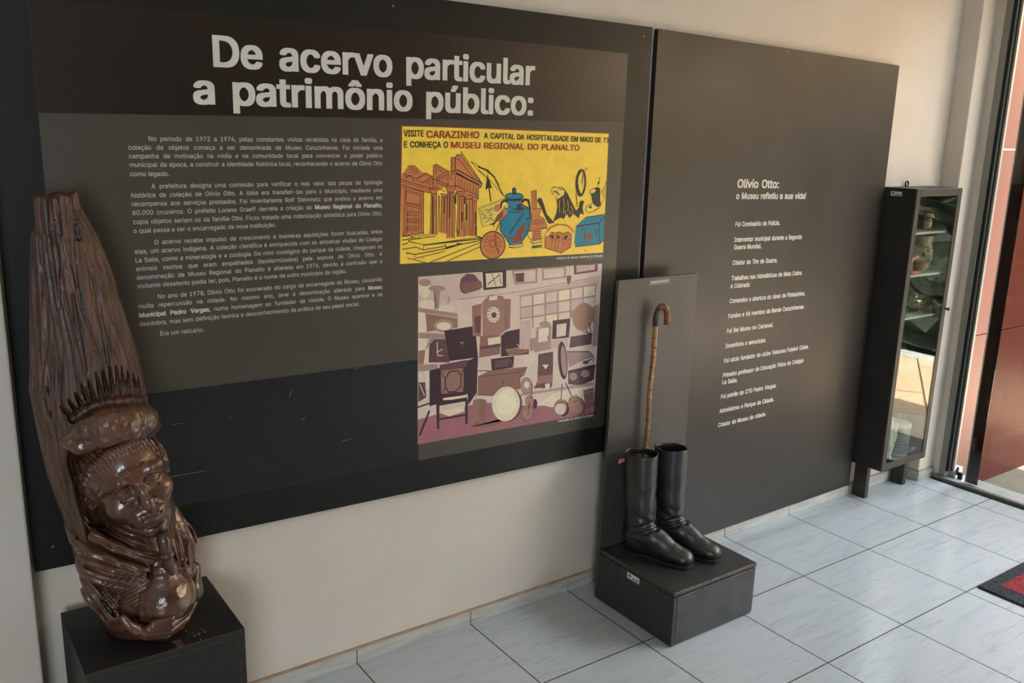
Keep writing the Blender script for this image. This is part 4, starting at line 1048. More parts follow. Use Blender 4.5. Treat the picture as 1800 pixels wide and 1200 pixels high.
bm = bmesh.new(); quad(bm, -0.0210, [(0.1531, 1.3382), (0.9768, 1.3284), (0.9755, 1.7459), (0.1618, 1.7521)])
obj('poster_ground', bm, PAL['yel'], sheet, label='yellow ground of the poster')
artwork('poster_drawing', ILL, PAL, -0.0211, 2.5e-6, sheet, 'drawing of a temple, jar, eagle and aquarium')
def poster_text(name, sel, mat):
    text_mesh(name, [(r[0], r[1], r[2], -0.0222, r[3], r[4]) for r in sel], mat, sheet)
for r in POSTER_TXT: poster_text('red_poster_lettering' if r[6] else 'poster_lettering', [r], PAL['red' if r[6] else 'ink'])
artwork('old_photograph', PHOTO, PALP, -0.0211, 3e-6, sheet, 'faded purple photograph of old radios, clocks and instruments')
for r in CAPT: text_mesh('picture_caption', [(r[0], r[1], r[2], -0.0212, r[3], r[4])], LETTER, sheet)
def screw(x, y, z, parent, mat=None):
    bm = bmesh.new(); lathe(bm, [(0.0045, 0), (0.0045, .0012), (0.003, .0022)], n=10)
    bmesh.ops.rotate(bm, verts=bm.verts, cent=(0, 0, 0), matrix=Matrix.Rotation(math.radians(90), 3, 'X')); bmesh.ops.translate(bm, verts=bm.verts, vec=(x, y, z))
    return obj('screw', bm, mat or METAL, parent)
for (x, z) in ((0.133, 2.0865), (1.1159, 2.0804), (-0.8658, 0.6597)): screw(x, -0.0199, z, p1)
def scratches(parent, y, segs):
    for (a, b, w) in segs:
        bm = bmesh.new()
        d = Vector((b[0] - a[0], 0, b[1] - a[1])).normalized(); nn = Vector((-d.z, 0, d.x)) * w / 2
        A, B = Vector((a[0], y, a[1])), Vector((b[0], y, b[1])); bm.faces.new([bm.verts.new(q) for q in (A - nn, B - nn * .4, B + nn * .4, A + nn)])
        obj('scratch_mark', bm, pm('scratch_white', (150, 148, 140), rough=.6), parent)
scratches(sheet, -0.0212, [((-0.5646, 0.7908), (-0.4653, 0.7888), .0016), ((-0.5481, 0.9399), (-0.5193, 0.9399), .001), ((-0.3907, 0.9366), (-0.3895, 0.9279), .0012), ((-0.2131, 0.9667), (-0.2053, 0.9916), .0012), ((-0.1784, 0.8905), (-0.1657, 0.8973), .0012), ((-0.0481, 0.8003), (-0.0136, 0.8014), .0008), ((-0.0025, 1.0253), (0.0166, 1.0264), .001)])

# ------------------------------------------------------------------ right display panel
p2 = thing('exhibition_board', (1.93, -0.01, 0.06), 'tall plain black panel with a short list of deeds in small white lettering', 'display panel')
obj('backing', slab([(1.184, 0.052), (2.688, 0.0635), (2.684, 2.080), (1.184, 2.112)], -0.020, -0.0005), BLACK2, p2)
text_mesh('heading_lettering', [(r[0], r[1], r[2], -0.0204, r[3], r[4]) for r in HEAD2], LETTER, p2)
text_mesh('list_lettering', [(r[0], r[1], r[2], -0.0204, r[3], r[4]) for r in LIST2], LETTER, p2)
for (x, z) in ((1.2075, 2.1049), (1.8962, 2.0859), (2.6317, 2.0649), (2.0067, 0.0806), (2.6267, 0.0958)): screw(x, -0.0199, z, p2)

# ------------------------------------------------------------------ black stand under the carving
ped = thing('wooden_pedestal', (-0.676, -0.205, 0), 'square black painted pedestal carrying the wooden carving', 'pedestal')
PX0, PX1, PY0, PY1, PH_ = -0.866, -0.487, -0.372, -0.042, 0.48
for nm, a, b in (('front_panel', (PX0, PY0, 0), (PX1 - .0165, PY0 + .016, PH_ - .0185)), ('side_panel', (PX0, PY0 + .0165, 0), (PX0 + .016, PY1, PH_ - .0185)), ('side_panel', (PX1 - .016, PY0, 0), (PX1, PY1, PH_ - .0003)), ('back_panel', (PX0 + .0165, PY1 - .016, 0), (PX1 - .0165, PY1, PH_ - .0185))):
    obj(nm, bx(a, b, 0.0010, 1), [PED, EDGE], ped)
obj('top_panel', bx((PX0, PY0, PH_ - .018), (PX1 - .0165, PY1, PH_), 0.0008, 1), [PED, EDGE], ped)
BARE = pm('bare_wood', (150, 104, 66), (110, 78, 50), rough=.7, scale=80)
for k in range(16):
    x, y = random.gauss(-0.60, .05), random.gauss(-0.325, .016)
    if y < PY0 + .003 or x > PX1 - .01: continue
    s = random.uniform(.0015, .004); obj('wood_chip', bx((x, y, PH_ + .0002), (x + s, y + s * 1.6, PH_ + .0008 + s * .3)), BARE, ped)
obj('bare_patch', bx((-0.655, -0.371, PH_ + .0001), (-0.638, -0.335, PH_ + .0004)), pm('greyed_bare_wood', (96, 78, 60), (70, 58, 46), rough=.7, scale=60), ped)

# ------------------------------------------------------------------ sculpting in a signed-distance grid
class Grid:
    def __init__(s, lo, hi, h):
        s.h = h; s.lo = np.array(lo, float); n = np.ceil((np.array(hi) - s.lo) / h).astype(int) + 1; s.n = n
        s.ax = [s.lo[i] + h * np.arange(n[i]) for i in range(3)]; s.D = np.full(n, 9.0, np.float32)
    def sub(s, lo, hi):
        sl = []
        for i in range(3):
            a = int(np.clip(np.floor((lo[i] - s.lo[i]) / s.h), 0, s.n[i])); b = int(np.clip(np.ceil((hi[i] - s.lo[i]) / s.h) + 1, 0, s.n[i])); sl.append(slice(a, max(b, a)))
        X, Y, Z = np.meshgrid(s.ax[0][sl[0]], s.ax[1][sl[1]], s.ax[2][sl[2]], indexing='ij', sparse=True)
        return tuple(sl), X, Y, Z
    def put(s, lo, hi, fn, k=0.0, mode='u'):
        m = 3 * s.h + k + .004; lo = [v - m for v in lo]; hi = [v + m for v in hi]
        sl, X, Y, Z = s.sub(lo, hi)
        if min(q.stop - q.start for q in sl) < 1: return
        d = np.asarray(fn(X, Y, Z)); A = s.D[sl]
        if mode == 'u':
            if k > 0: h = np.clip(.5 + .5 * (A - d) / k, 0, 1); R = A * (1 - h) + d * h - k * h * (1 - h)
            else: R = np.minimum(A, d)
        elif mode == 's':
            if k > 0: h = np.clip(.5 - .5 * (A + d) / k, 0, 1); R = A * (1 - h) - d * h + k * h * (1 - h)
            else: R = np.maximum(A, -d)
        elif mode == 'i': R = np.maximum(A, d)
        else: R = A + d
        s.D[sl] = R
    def ell(s, c, r, k=0.0, mode='u', M=None):
        c = np.array(c); r = np.array(r); R = max(r) if M is not None else r
        def fn(X, Y, Z):
            p = [X - c[0], Y - c[1], Z - c[2]]
            if M is not None: p = [p[0] * M[i][0] + p[1] * M[i][1] + p[2] * M[i][2] for i in range(3)]
            k0 = np.sqrt(sum((p[i] / r[i]) ** 2 for i in range(3))); k1 = np.sqrt(sum((p[i] / r[i] ** 2) ** 2 for i in range(3)))
            return k0 * (k0 - 1) / np.maximum(k1, 1e-9)
        s.put(c - R, c + R, fn, k, mode)
    def cap(s, a, b, ra, rb=None, k=0.0, mode='u'):
        a = np.array(a, float); b = np.array(b, float); rb = ra if rb is None else rb; R = max(ra, rb); ba = b - a; L = max(ba @ ba, 1e-12)
        def fn(X, Y, Z):
            p = [X - a[0], Y - a[1], Z - a[2]]; t = np.clip((p[0] * ba[0] + p[1] * ba[1] + p[2] * ba[2]) / L, 0, 1)
            return np.sqrt(sum((p[i] - ba[i] * t) ** 2 for i in range(3))) - (ra + (rb - ra) * t)
        s.put(np.minimum(a, b) - R, np.maximum(a, b) + R, fn, k, mode)
    def chain(s, pts, rs, k=0.0, mode='u'):
        rs = [rs] * len(pts) if isinstance(rs, (int, float)) else rs
        for i in range(len(pts) - 1): s.cap(pts[i], pts[i + 1], rs[i], rs[i + 1], k, mode)
    def mesh(s, name):
        D = s.D; n = np.array(D.shape); S = D < 0
        C = np.zeros(n - 1, np.int8)
        for a in (0, 1):
            for b in (0, 1):
                for c in (0, 1): C += S[a:n[0] - 1 + a, b:n[1] - 1 + b, c:n[2] - 1 + c]
        I = np.argwhere((C > 0) & (C < 8)); idm = np.full(n - 1, -1, np.int32); idm[tuple(I.T)] = np.arange(len(I))
        cor = [(a, b, c) for a in (0, 1) for b in (0, 1) for c in (0, 1)]
        val = {q: D[I[:, 0] + q[0], I[:, 1] + q[1], I[:, 2] + q[2]] for q in cor}
        P = np.zeros((len(I), 3)); W = np.zeros(len(I))
        for q in cor:
            for ax in range(3):
                if q[ax]: continue
                r = list(q); r[ax] = 1; r = tuple(r); va, vb = val[q], val[r]; m = (va < 0) != (vb < 0)
                t = np.where(m, va / np.where(m, va - vb, 1), 0); e = np.tile(np.array(q, float), (len(I), 1)); e[:, ax] = t
                P[m] += e[m]; W[m] += 1
        V = s.lo + s.h * (I + P / W[:, None]); F = []
        for ax in range(3):
            o1, o2 = (ax + 1) % 3, (ax + 2) % 3
            a = [slice(None)] * 3; b = [slice(None)] * 3; a[ax] = slice(0, -1); b[ax] = slice(1, None)
            E = np.argwhere(S[tuple(a)] != S[tuple(b)]); E = E[(E[:, o1] > 0) & (E[:, o2] > 0) & (E[:, o1] < n[o1] - 1) & (E[:, o2] < n[o2] - 1)]
            q = []
            for d1, d2 in ((1, 1), (0, 1), (0, 0), (1, 0)):
                J = E.copy(); J[:, o1] -= d1; J[:, o2] -= d2; q.append(idm[tuple(J.T)])
            q = np.stack(q, 1); fl = S[tuple(E.T)]; q[~fl] = q[~fl][:, ::-1]; F.append(q)
        F = np.concatenate(F); F = F[(F >= 0).all(1)]
        me = bpy.data.meshes.new(name); me.vertices.add(len(V)); me.vertices.foreach_set('co', V.astype(np.float32).ravel())
        me.loops.add(len(F) * 4); me.loops.foreach_set('vertex_index', F.astype(np.int32).ravel())
        me.polygons.add(len(F)); me.polygons.foreach_set('loop_start', np.arange(0, len(F) * 4, 4, dtype=np.int32)); me.update(calc_edges=True); me.validate()
        return me

# ------------------------------------------------------------------ carved wooden log with a man's head, hand and drinking gourd
WOODR = pm('weathered_dark_wood', (90, 58, 41), (40, 23, 15), rough=0.46, scale=30, stretch=(3.4, 3.4, .16), lo=.36, hi=.64, bump=0.006, bscale=44, bstretch=(2.6, 2.6, .13), coat=0.12, coat_r=0.2)
WOODC = pm('lacquered_carved_wood', (94, 58, 37), (54, 30, 19), rough=0.30, scale=12, stretch=(1, 1, .5), lo=.35, hi=.7, bump=0.0035, bscale=62, coat=0.7, coat_r=0.12)
def hammered(m, sc, dist):
    t = m.node_tree; b = next(n for n in t.nodes if n.type == 'BSDF_PRINCIPLED'); bp0 = b.inputs['Normal'].links[0].from_node
    tc = next(n for n in t.nodes if n.type == 'TEX_COORD'); v = t.nodes.new('ShaderNodeTexVoronoi'); v.feature = 'SMOOTH_F1'; v.inputs['Scale'].default_value = sc; v.inputs['Smoothness'].default_value = .35
    bp = t.nodes.new('ShaderNodeBump'); bp.inputs['Distance'].default_value = dist; t.links.new(tc.outputs['Object'], v.inputs['Vector']); t.links.new(v.outputs['Distance'], bp.inputs['Height']); t.links.new(bp0.outputs[0], bp.inputs['Normal']); t.links.new(bp.outputs[0], b.inputs['Normal'])
    cn = b.inputs.get('Coat Normal'); t.links.new(bp.outputs[0], cn)
hammered(WOODC, 62, .0035)
WOODF = pm('smooth_lacquered_wood', (92, 57, 37), (54, 31, 20), rough=0.33, scale=11, stretch=(1, 1, .5), lo=.35, hi=.7, bump=0.0010, bscale=70, coat=0.6, coat_r=0.12)
hammered(WOODF, 75, .0007)
WOODG = pm('lacquered_gourd_wood', (92, 55, 37), (58, 33, 23), rough=0.28, scale=11, lo=.35, hi=.7, bump=0.004, bscale=38, coat=0.8, coat_r=0.1)
TZ = [.470, .49, .52, .57, .65, .73, .82, .92, .985, 1.02, 1.07, 1.13, 1.20, 1.28, 1.40, 1.432, 1.478, 1.492, 1.499, 1.549, 1.60]
TL = [-.780, -.785, -.795, -.817, -.834, -.847, -.861, -.882, -.890, -.893, -.897, -.901, -.891, -.885, -.878, -.875, -.872, -.870, -.860, -.858, -.857]
TR = [-.640, -.620, -.605, -.590, -.585, -.590, -.605, -.628, -.636, -.632, -.647, -.651, -.660, -.678, -.706, -.717, -.731, -.737, -.740, -.764, -.770]
TF = [.085, .09, .095, .10, .105, .11, .112, .112, .112, .112, .110, .106, .10, .095, .085, .078, .074, .071, .070, .062, .058]
def log_sdf(X, Y, Z):
    z = Z; l = np.interp(z, TZ, TL); r = np.interp(z, TZ, TR); ry = np.interp(z, TZ, TF)
    cx = (l + r) / 2; rx = (r - l) / 2; cy = -0.198 + 0 * z
    th = np.arctan2((Y - cy) / ry, (X - cx) / rx)
    q = np.sqrt(((X - cx) / rx) ** 2 + ((Y - cy) / ry) ** 2)
    d = (q - 1) * np.minimum(rx, ry)
    up = np.clip((z - 1.02) / .08, 0, 1)
    g1 = np.abs(np.sin(th * 9 + 1.6 * np.sin(z * 6.0) + .9 * np.sin(z * 17 + th * 2)))
    g2 = np.abs(np.sin(th * 19 + 2.1 * np.sin(z * 9 + 1) + th * 1.3))
    return d + up * (.0050 * (1 - g1) ** 3 + .0030 * (1 - g2) ** 3) + .0025 * np.sin(3 * th + z * 7) * up + .0015 * np.sin(5 * th - z * 13) * up
h = .0025
G = Grid((-.93, -.345, .474), (-.53, -.06, 1.60), h)
G.put((-.93, -.345, .47), (-.53, -.06, 1.61), log_sdf)
# broken slanted top, long splits, a knot hole
sl, X, Y, Z = G.sub((-.93, -.345, 1.50), (-.5, -.06, 1.61)); G.D[sl] = np.maximum(G.D[sl], (Z - (1.573 + .11 * (X + .857) + .0025 * np.sin(X * 170) + .002 * np.sin(Y * 190))) * .9)
for pts in ([(-0.8316, -0.2475, 1.5729), (-0.8309, -0.2537, 1.5114), (-0.8312, -0.2684, 1.4251), (-0.8349, -0.275, 1.337)], [(-0.7965, -0.2526, 1.57), (-0.7992, -0.2708, 1.4868), (-0.7963, -0.2817, 1.3864)], [(-0.762, -0.2679, 1.4206), (-0.7522, -0.2834, 1.3046), (-0.7475, -0.2942, 1.1994)], [(-0.854, -0.243, 1.4862), (-0.8578, -0.2415, 1.3591), (-0.8658, -0.2556, 1.2058), (-0.8676, -0.2646, 1.0467)], [(-0.8068, -0.2843, 1.3619), (-0.8021, -0.2911, 1.2587), (-0.7959, -0.2931, 1.192)], [(-0.7071, -0.2377, 1.3459), (-0.6989, -0.265, 1.2415)]):
    G.chain(pts, [.0034] + [.0052] * (len(pts) - 2) + [.0034], .005, 's')
for q in (((-0.785, -0.2604, 1.514), (-0.781, -0.2648, 1.4865)), ((-0.7834, -0.2505, 1.513), (-0.7794, -0.255, 1.4854))): G.cap(q[0], q[1], .0062, .0058, .002, 's')
# fan of carved notches above the hat brim
for notches, rs in (([((-0.8491, -0.2766, 1.1096), (-0.8391, -0.2872, 1.0945), (-0.8299, -0.289, 1.0801)), ((-0.8366, -0.2875, 1.1268), (-0.8266, -0.2918, 1.1063), (-0.8183, -0.2944, 1.0892)), ((-0.822, -0.2921, 1.1419), (-0.813, -0.2923, 1.1168), (-0.8059, -0.2948, 1.0968)), ((-0.8077, -0.2927, 1.1601), (-0.7998, -0.2976, 1.1298), (-0.7931, -0.3003, 1.1044)), ((-0.7935, -0.2972, 1.1699), (-0.787, -0.3012, 1.1366), (-0.7812, -0.3024, 1.1085)), ((-0.776, -0.2987, 1.184), (-0.7718, -0.3023, 1.1442), (-0.768, -0.3039, 1.111)), ((-0.7608, -0.2954, 1.1865), (-0.757, -0.2981, 1.1449), (-0.7542, -0.3018, 1.111)), ((-0.7458, -0.2952, 1.1926), (-0.744, -0.3006, 1.1481), (-0.7422, -0.303, 1.1108)), ((-0.7304, -0.2926, 1.1954), (-0.7302, -0.2988, 1.1488), (-0.7295, -0.3009, 1.1096)), ((-0.7177, -0.2885, 1.1873), (-0.7177, -0.2936, 1.144), (-0.7173, -0.2959, 1.1078)), ((-0.705, -0.2841, 1.1764), (-0.7048, -0.2864, 1.1373), (-0.704, -0.2857, 1.1044)), ((-0.6893, -0.2662, 1.1644), (-0.6908, -0.2751, 1.1299), (-0.6917, -0.2809, 1.1012)), ((-0.6754, -0.2537, 1.1568), (-0.6771, -0.2606, 1.123), (-0.677, -0.2592, 1.0932)), ((-0.6537, -0.1995, 1.1379), (-0.6638, -0.2424, 1.1151), (-0.6658, -0.2489, 1.0887))], (.0022, .0062, .0070)), ([((-0.8486, -0.2728, 1.1085), (-0.8378, -0.2777, 1.0917), (-0.8284, -0.2785, 1.0769)), ((-0.836, -0.2837, 1.1257), (-0.8252, -0.2823, 1.1035), (-0.8168, -0.284, 1.086)), ((-0.8215, -0.2883, 1.1408), (-0.8115, -0.2828, 1.114), (-0.8043, -0.2844, 1.0937)), ((-0.8071, -0.2888, 1.159), (-0.7984, -0.2881, 1.1271), (-0.7915, -0.2899, 1.1013)), ((-0.7929, -0.2934, 1.1689), (-0.7854, -0.2917, 1.1339), (-0.7795, -0.292, 1.1054)), ((-0.7754, -0.2949, 1.183), (-0.7702, -0.2928, 1.1415), (-0.7662, -0.2935, 1.1079)), ((-0.7601, -0.2916, 1.1855), (-0.7554, -0.2886, 1.1422), (-0.7523, -0.2914, 1.1079)), ((-0.7451, -0.2914, 1.1916), (-0.7423, -0.2912, 1.1454), (-0.7403, -0.2926, 1.1077)), ((-0.7296, -0.2888, 1.1944), (-0.7284, -0.2893, 1.1462), (-0.7275, -0.2906, 1.1066)), ((-0.717, -0.2847, 1.1863), (-0.7159, -0.2841, 1.1413), (-0.7153, -0.2855, 1.1047)), ((-0.7043, -0.2803, 1.1754), (-0.7029, -0.2769, 1.1347), (-0.7019, -0.2754, 1.1013)), ((-0.6885, -0.2624, 1.1634), (-0.6889, -0.2657, 1.1272), (-0.6896, -0.2706, 1.0981)), ((-0.6746, -0.2499, 1.1557), (-0.6752, -0.2512, 1.1203), (-0.6749, -0.2489, 1.0901)), ((-0.6529, -0.1957, 1.1368), (-0.6617, -0.233, 1.1124), (-0.6636, -0.2385, 1.0856))], (.0020, .0060, .0072)), ([((-0.8481, -0.269, 1.1074), (-0.8367, -0.2701, 1.0894), (-0.8271, -0.2691, 1.0739)), ((-0.8355, -0.2799, 1.1246), (-0.8241, -0.2747, 1.1012), (-0.8153, -0.2746, 1.0831)), ((-0.8209, -0.2845, 1.1397), (-0.8104, -0.2752, 1.1118), (-0.8028, -0.2749, 1.0908)), ((-0.8066, -0.285, 1.158), (-0.7972, -0.2805, 1.1249), (-0.7899, -0.2804, 1.0985)), ((-0.7923, -0.2896, 1.1679), (-0.7842, -0.2841, 1.1317), (-0.7779, -0.2825, 1.1026)), ((-0.7748, -0.2911, 1.182), (-0.7689, -0.2852, 1.1394), (-0.7646, -0.284, 1.1051)), ((-0.7595, -0.2878, 1.1845), (-0.754, -0.281, 1.1401), (-0.7507, -0.282, 1.1051)), ((-0.7444, -0.2876, 1.1906), (-0.7409, -0.2836, 1.1433), (-0.7385, -0.2832, 1.1049)), ((-0.7289, -0.285, 1.1935), (-0.7269, -0.2817, 1.1441), (-0.7257, -0.2811, 1.1038)), ((-0.7162, -0.2809, 1.1854), (-0.7144, -0.2765, 1.1392), (-0.7135, -0.2761, 1.1019)), ((-0.7035, -0.2765, 1.1744), (-0.7014, -0.2694, 1.1325), (-0.7001, -0.2659, 1.0985)), ((-0.6877, -0.2586, 1.1624), (-0.6873, -0.2582, 1.1251), (-0.6877, -0.2612, 1.0953)), ((-0.6738, -0.2462, 1.1547), (-0.6736, -0.2437, 1.1181), (-0.6729, -0.2395, 1.0873)), ((-0.6521, -0.1919, 1.1358), (-0.6601, -0.2254, 1.1102), (-0.6616, -0.2292, 1.0828))], (.0010, .0052, .0072))):
    for n_ in notches: G.chain(n_, list(rs), .0008, 's')
    for a, b in zip(notches, notches[1:]): G.cap(a[2], b[2], .0115, .0115, .003, 's')
# cut-away front in which the bust sits
cut = [(-0.7716, -0.3, 0.9674), (-0.7529, -0.3, 0.8806), (-0.7348, -0.3, 0.7737), (-0.7152, -0.29, 0.6431)]
G.chain(cut, [.080, .085, .088, .085], .01, 's')
sl, X, Y, Z = G.sub((-1, -.5, .4), (-.4, 0, .49)); G.D[sl] = np.maximum(G.D[sl], .4803 - Z)
trunk_me = G.mesh('log')
carv = thing('wood_carving', (-0.70, -0.205, .48), 'tall dark wooden log carved into a man with gourd, standing on black pedestal', 'wood carving')
finish('log', trunk_me, WOODR, carv, True, 'weathered upper log with deep grain')

# --- the man: hat brim, head, hair, neck, draped shoulders in one surface
H0 = np.array([-.718, -.245, .8975]); HS = np.array([.9527, .0922, .2895]); HF = np.array([.0829, -.9956, .0441]); HU = np.array([-.2923, .0180, .9562]); hs = .957
MH = [HS, HF, HU]
def L(a, b, c): return tuple(H0 + hs * (a * HS + b * HF + c * HU))
G = Grid((-.93, -.43, .56), (-.53, -.13, 1.05), .0016)
def ellh(c, r, k=0, mode='u', tilt=None):
    G.ell(L(*c), [q * hs for q in r], k, mode, MH)
def caph(a, b, ra, rb=None, k=0, mode='u'): G.cap(L(*a), L(*b), ra * hs, (ra if rb is None else rb) * hs, k, mode)
def chainh(pts, rs, k=0, mode='u'): G.chain([L(*p) for p in pts], [q * hs for q in rs] if not isinstance(rs, (int, float)) else rs * hs, k, mode)
# skull and face masses
ellh((0, .000, .035), (.098, .112, .108))
ellh((0, .030, .055), (.086, .090, .075), .02)          # forehead
ellh((0, .022, -.055), (.083, .082, .085), .03)         # lower face
ellh((0, .050, -.098), (.056, .050, .046), .025)        # jaw
ellh((0, .082, -.124), (.030, .022, .021), .018)        # chin
for sx in (-1, 1):
    ellh((sx * .050, .072, -.034), (.034, .030, .030), .02)       # cheek
    chainh([(sx * .010, .113, .033), (sx * .038, .112, .042), (sx * .066, .092, .036), (sx * .080, .070, .020)], [.010, .012, .010, .007], .010)   # brow
    ellh((sx * .036, .119, .013), (.027, .022, .016), .010, 's')   # eye socket
    ellh((sx * .038, .0895, .0095), (.0200, .0185, .0175), .001)      # eyeball
    chainh([(sx * .017, .1020, .0095), (sx * .028, .1065, .0185), (sx * .041, .1070, .0200), (sx * .054, .0985, .0140), (sx * .063, .0880, .0050)], [.0024, .0034, .0036, .0034, .0026], .0012)   # upper lid
    chainh([(sx * .017, .1015, .0080), (sx * .029, .1050, .0000), (sx * .043, .1035, -.0015), (sx * .056, .0940, .0025)], [.0022, .0028, .0028, .0024], .0012)   # lower lid
    chainh([(sx * .020, .1040, .0200), (sx * .034, .1090, .0275), (sx * .052, .1000, .0230)], [.0012, .0020, .0014], .003, 's')
    ellh((sx * .040, .1085, .0090), (.0064, .0020, .0064), .0005, 's')   # iris, with a raised pupil
    ellh((sx * .040, .1058, .0090), (.0026, .0026, .0026), .0005)
    chainh([(sx * .022, .1035, -.010), (sx * .042, .099, -.0135), (sx * .060, .085, -.007)], [.0016, .0022, .0014], .004, 's')   # bag under the eye
    ellh((sx * .015, .118, -.036), (.0125, .014, .0105), .006)     # nostril wing
    ellh((sx * .008, .128, -.0455), (.0042, .005, .0035), .002, 's')
    chainh([(sx * .024, .112, -.034), (sx * .036, .104, -.054), (sx * .046, .088, -.080), (sx * .046, .076, -.098)], [.0034, .0046, .0044, .0025], .004, 's')   # smile fold
    chainh([(sx * .030, .098, -.072), (sx * .040, .088, -.086)], [.006, .004], .006)
    # ear
    chainh([(sx * .094, -.004, .020), (sx * .106, -.022, .026), (sx * .112, -.034, .006), (sx * .108, -.030, -.018), (sx * .098, -.010, -.034), (sx * .092, .004, -.028)], [.006, .0085, .009, .0085, .008, .005], .004)
    ellh((sx * .098, -.012, -.002), (.012, .016, .024), .006)
    ellh((sx * .107, -.008, .000), (.008, .010, .015), .003, 's')
    chainh([(sx * .086, .030, .046), (sx * .092, .022, .010), (sx * .090, .018, -.020)], [.010, .008, .004], .006)   # sideburn
chainh([(0, .108, .030), (0, .122, .004), (0, .138, -.024), (0, .140, -.034)], [.0095, .0105, .0125, .0135], .009)   # nose
ellh((0, .136, -.038), (.0135, .013, .011), .006)
chainh([(0, .104, -.052), (0, .104, -.066)], [.004, .004], .004, 's')
ellh((0, .086, -.078), (.042, .026, .024), .015)           # muzzle
chainh([(-.040, .086, -.0735), (-.018, .1055, -.0712), (0, .1080, -.0730), (.018, .1055, -.0712), (.040, .086, -.0735)], [.003, .0040, .0036, .0040, .003], .008)
chainh([(-.030, .091, -.0865), (0, .1035, -.0885), (.030, .091, -.0865)], [.003, .0050, .003], .009)
chainh([(-.046, .0835, -.0750), (-.020, .1100, -.0790), (0, .1130, -.0798), (.020, .1100, -.0790), (.046, .0835, -.0750)], [.0030, .0022, .0022, .0022, .0030], .003, 's')
chainh([(-.022, .098, -.104), (0, .103, -.106), (.022, .098, -.104)], [.003, .0045, .003], .008, 's')
for zz in (.062,): chainh([(-.050, .100, zz - .004), (-.015, .118, zz), (.020, .116, zz + .002), (.052, .098, zz - .003)], [.0012, .0018, .0018, .0012], .006, 's')
# hair combed back from the hairline, in strands
def hair(X, Y, Z):
    p = [X - H0[0], Y - H0[1], Z - H0[2]]; q = [(p[0] * MH[i][0] + p[1] * MH[i][1] + p[2] * MH[i][2]) / hs for i in range(3)]
    s, f, u = q; r = np.sqrt((s / .107) ** 2 + ((f + .006) / .116) ** 2 + ((u - .040) / .116) ** 2)
    d = (r - 1) * .10 + .0024 * np.sin(s * 420 + 3 * np.sin(f * 40)) * np.clip((u - .03) * 30, 0, 1) + .002 * np.sin(f * 330 + u * 160) * np.clip(1 - (u - .02) * 20, 0, 1)
    line = .086 - 3.2 * s * s - np.maximum(f - .02, 0) * 0 ; keep = np.maximum((line - u) * .8, (f - .085 + .0 * u) * .6)
    side = np.maximum(np.abs(s) - .2, -(u - .0)) * .6; front = f - (.030 + np.clip((u - .05) * 1.6, 0, .08))
    return np.maximum(d, np.minimum(np.maximum(front * .7, -(u + .01)), 9)) * hs
G.put(H0 - .13, H0 + .15, hair, .004)
chainh([(-.095, .018, .010), (-.090, .036, .050), (-.066, .064, .088), (-.026, .088, .108), (.022, .090, .110), (.058, .066, .094), (.080, .040, .060)], [.008, .011, .014, .016, .015, .012, .009], .005)
def strands(X, Y, Z):
    p = [X - H0[0], Y - H0[1], Z - H0[2]]; s, f, u = [(p[0] * MH[i][0] + p[1] * MH[i][1] + p[2] * MH[i][2]) / hs for i in range(3)]
    w = np.clip((u - (.094 - 5.5 * s * s)) * 120, 0, 1) * np.clip((.135 - u) * 80, 0, 1) * np.clip((f - .0) * 60, 0, 1)
    return .0016 * np.sin(s * 640 + u * 120) * w
G.put(H0 - .02 + np.array((-.1, -.12, 0)), H0 + np.array((.12, .05, .15)), strands, mode='a')
# hat-like brim of hammered wood above the head
GF = G; G = Grid((-.93, -.40, .93), (-.56, -.15, 1.13), .0024)
G.chain([(-0.8331, -0.2871, 1.0363), (-0.8055, -0.301, 1.0534), (-0.767, -0.3117, 1.0622), (-0.7229, -0.3069, 1.0616), (-0.6803, -0.2833, 1.0504), (-0.652, -0.245, 1.023)], [.014, .026, .034, .036, .034, .024], .02)
G.chain([(-0.8113, -0.3016, 1.0106), (-0.7709, -0.3205, 1.0324), (-0.7206, -0.317, 1.0362), (-0.6644, -0.272, 1.0128)], [.014, .018, .020, .014], .018)
G.chain([(-0.8449, -0.2826, 1.0275), (-0.8228, -0.3012, 1.0154), (-0.8011, -0.3166, 1.023)], [.016, .018, .012], .006)
finish('hat_brim', G.mesh('hat_brim'), WOODC, carv, True, 'hammered roll of wood above the hair')
G = GF
# neck, chest, shoulders, with the drapery folds cut as grooves and soft ridges
G.chain([(-0.7004, -0.235, 0.7769), (-0.6942, -0.235, 0.667)], [.066, .078], .02)
G.ell((-0.7089, -0.215, 0.6624), (.115, .112, .098), .03)
G.chain([(-0.8172, -0.225, 0.7566), (-0.784, -0.262, 0.6958), (-0.7257, -0.285, 0.6669)], [.036, .048, .046], .035)
G.chain([(-0.6194, -0.215, 0.7651), (-0.6004, -0.235, 0.6973), (-0.607, -0.255, 0.628)], [.030, .036, .036], .03)
G.ell((-0.7143, -0.23, 0.5918), (.095, .095, .07), .03)
def fold(pts, r, k=.022): G.chain(pts, r, k)
def groove(pts, r, k=.007): G.chain(pts, [q * 1.15 for q in r], k, 's')
fold([(-0.8453, -0.215, 0.8557), (-0.8223, -0.252, 0.8176), (-0.8053, -0.282, 0.7843), (-0.7713, -0.316, 0.7573), (-0.7191, -0.332, 0.7294), (-0.6737, -0.33, 0.7133)], [.006, .006, .010, .012, .011, .008])
fold([(-0.8517, -0.205, 0.7871), (-0.8354, -0.245, 0.7621), (-0.8188, -0.29, 0.725), (-0.7763, -0.322, 0.7051), (-0.7282, -0.332, 0.6901), (-0.6916, -0.33, 0.6819)], [.008, .008, .014, .016, .013, .009])
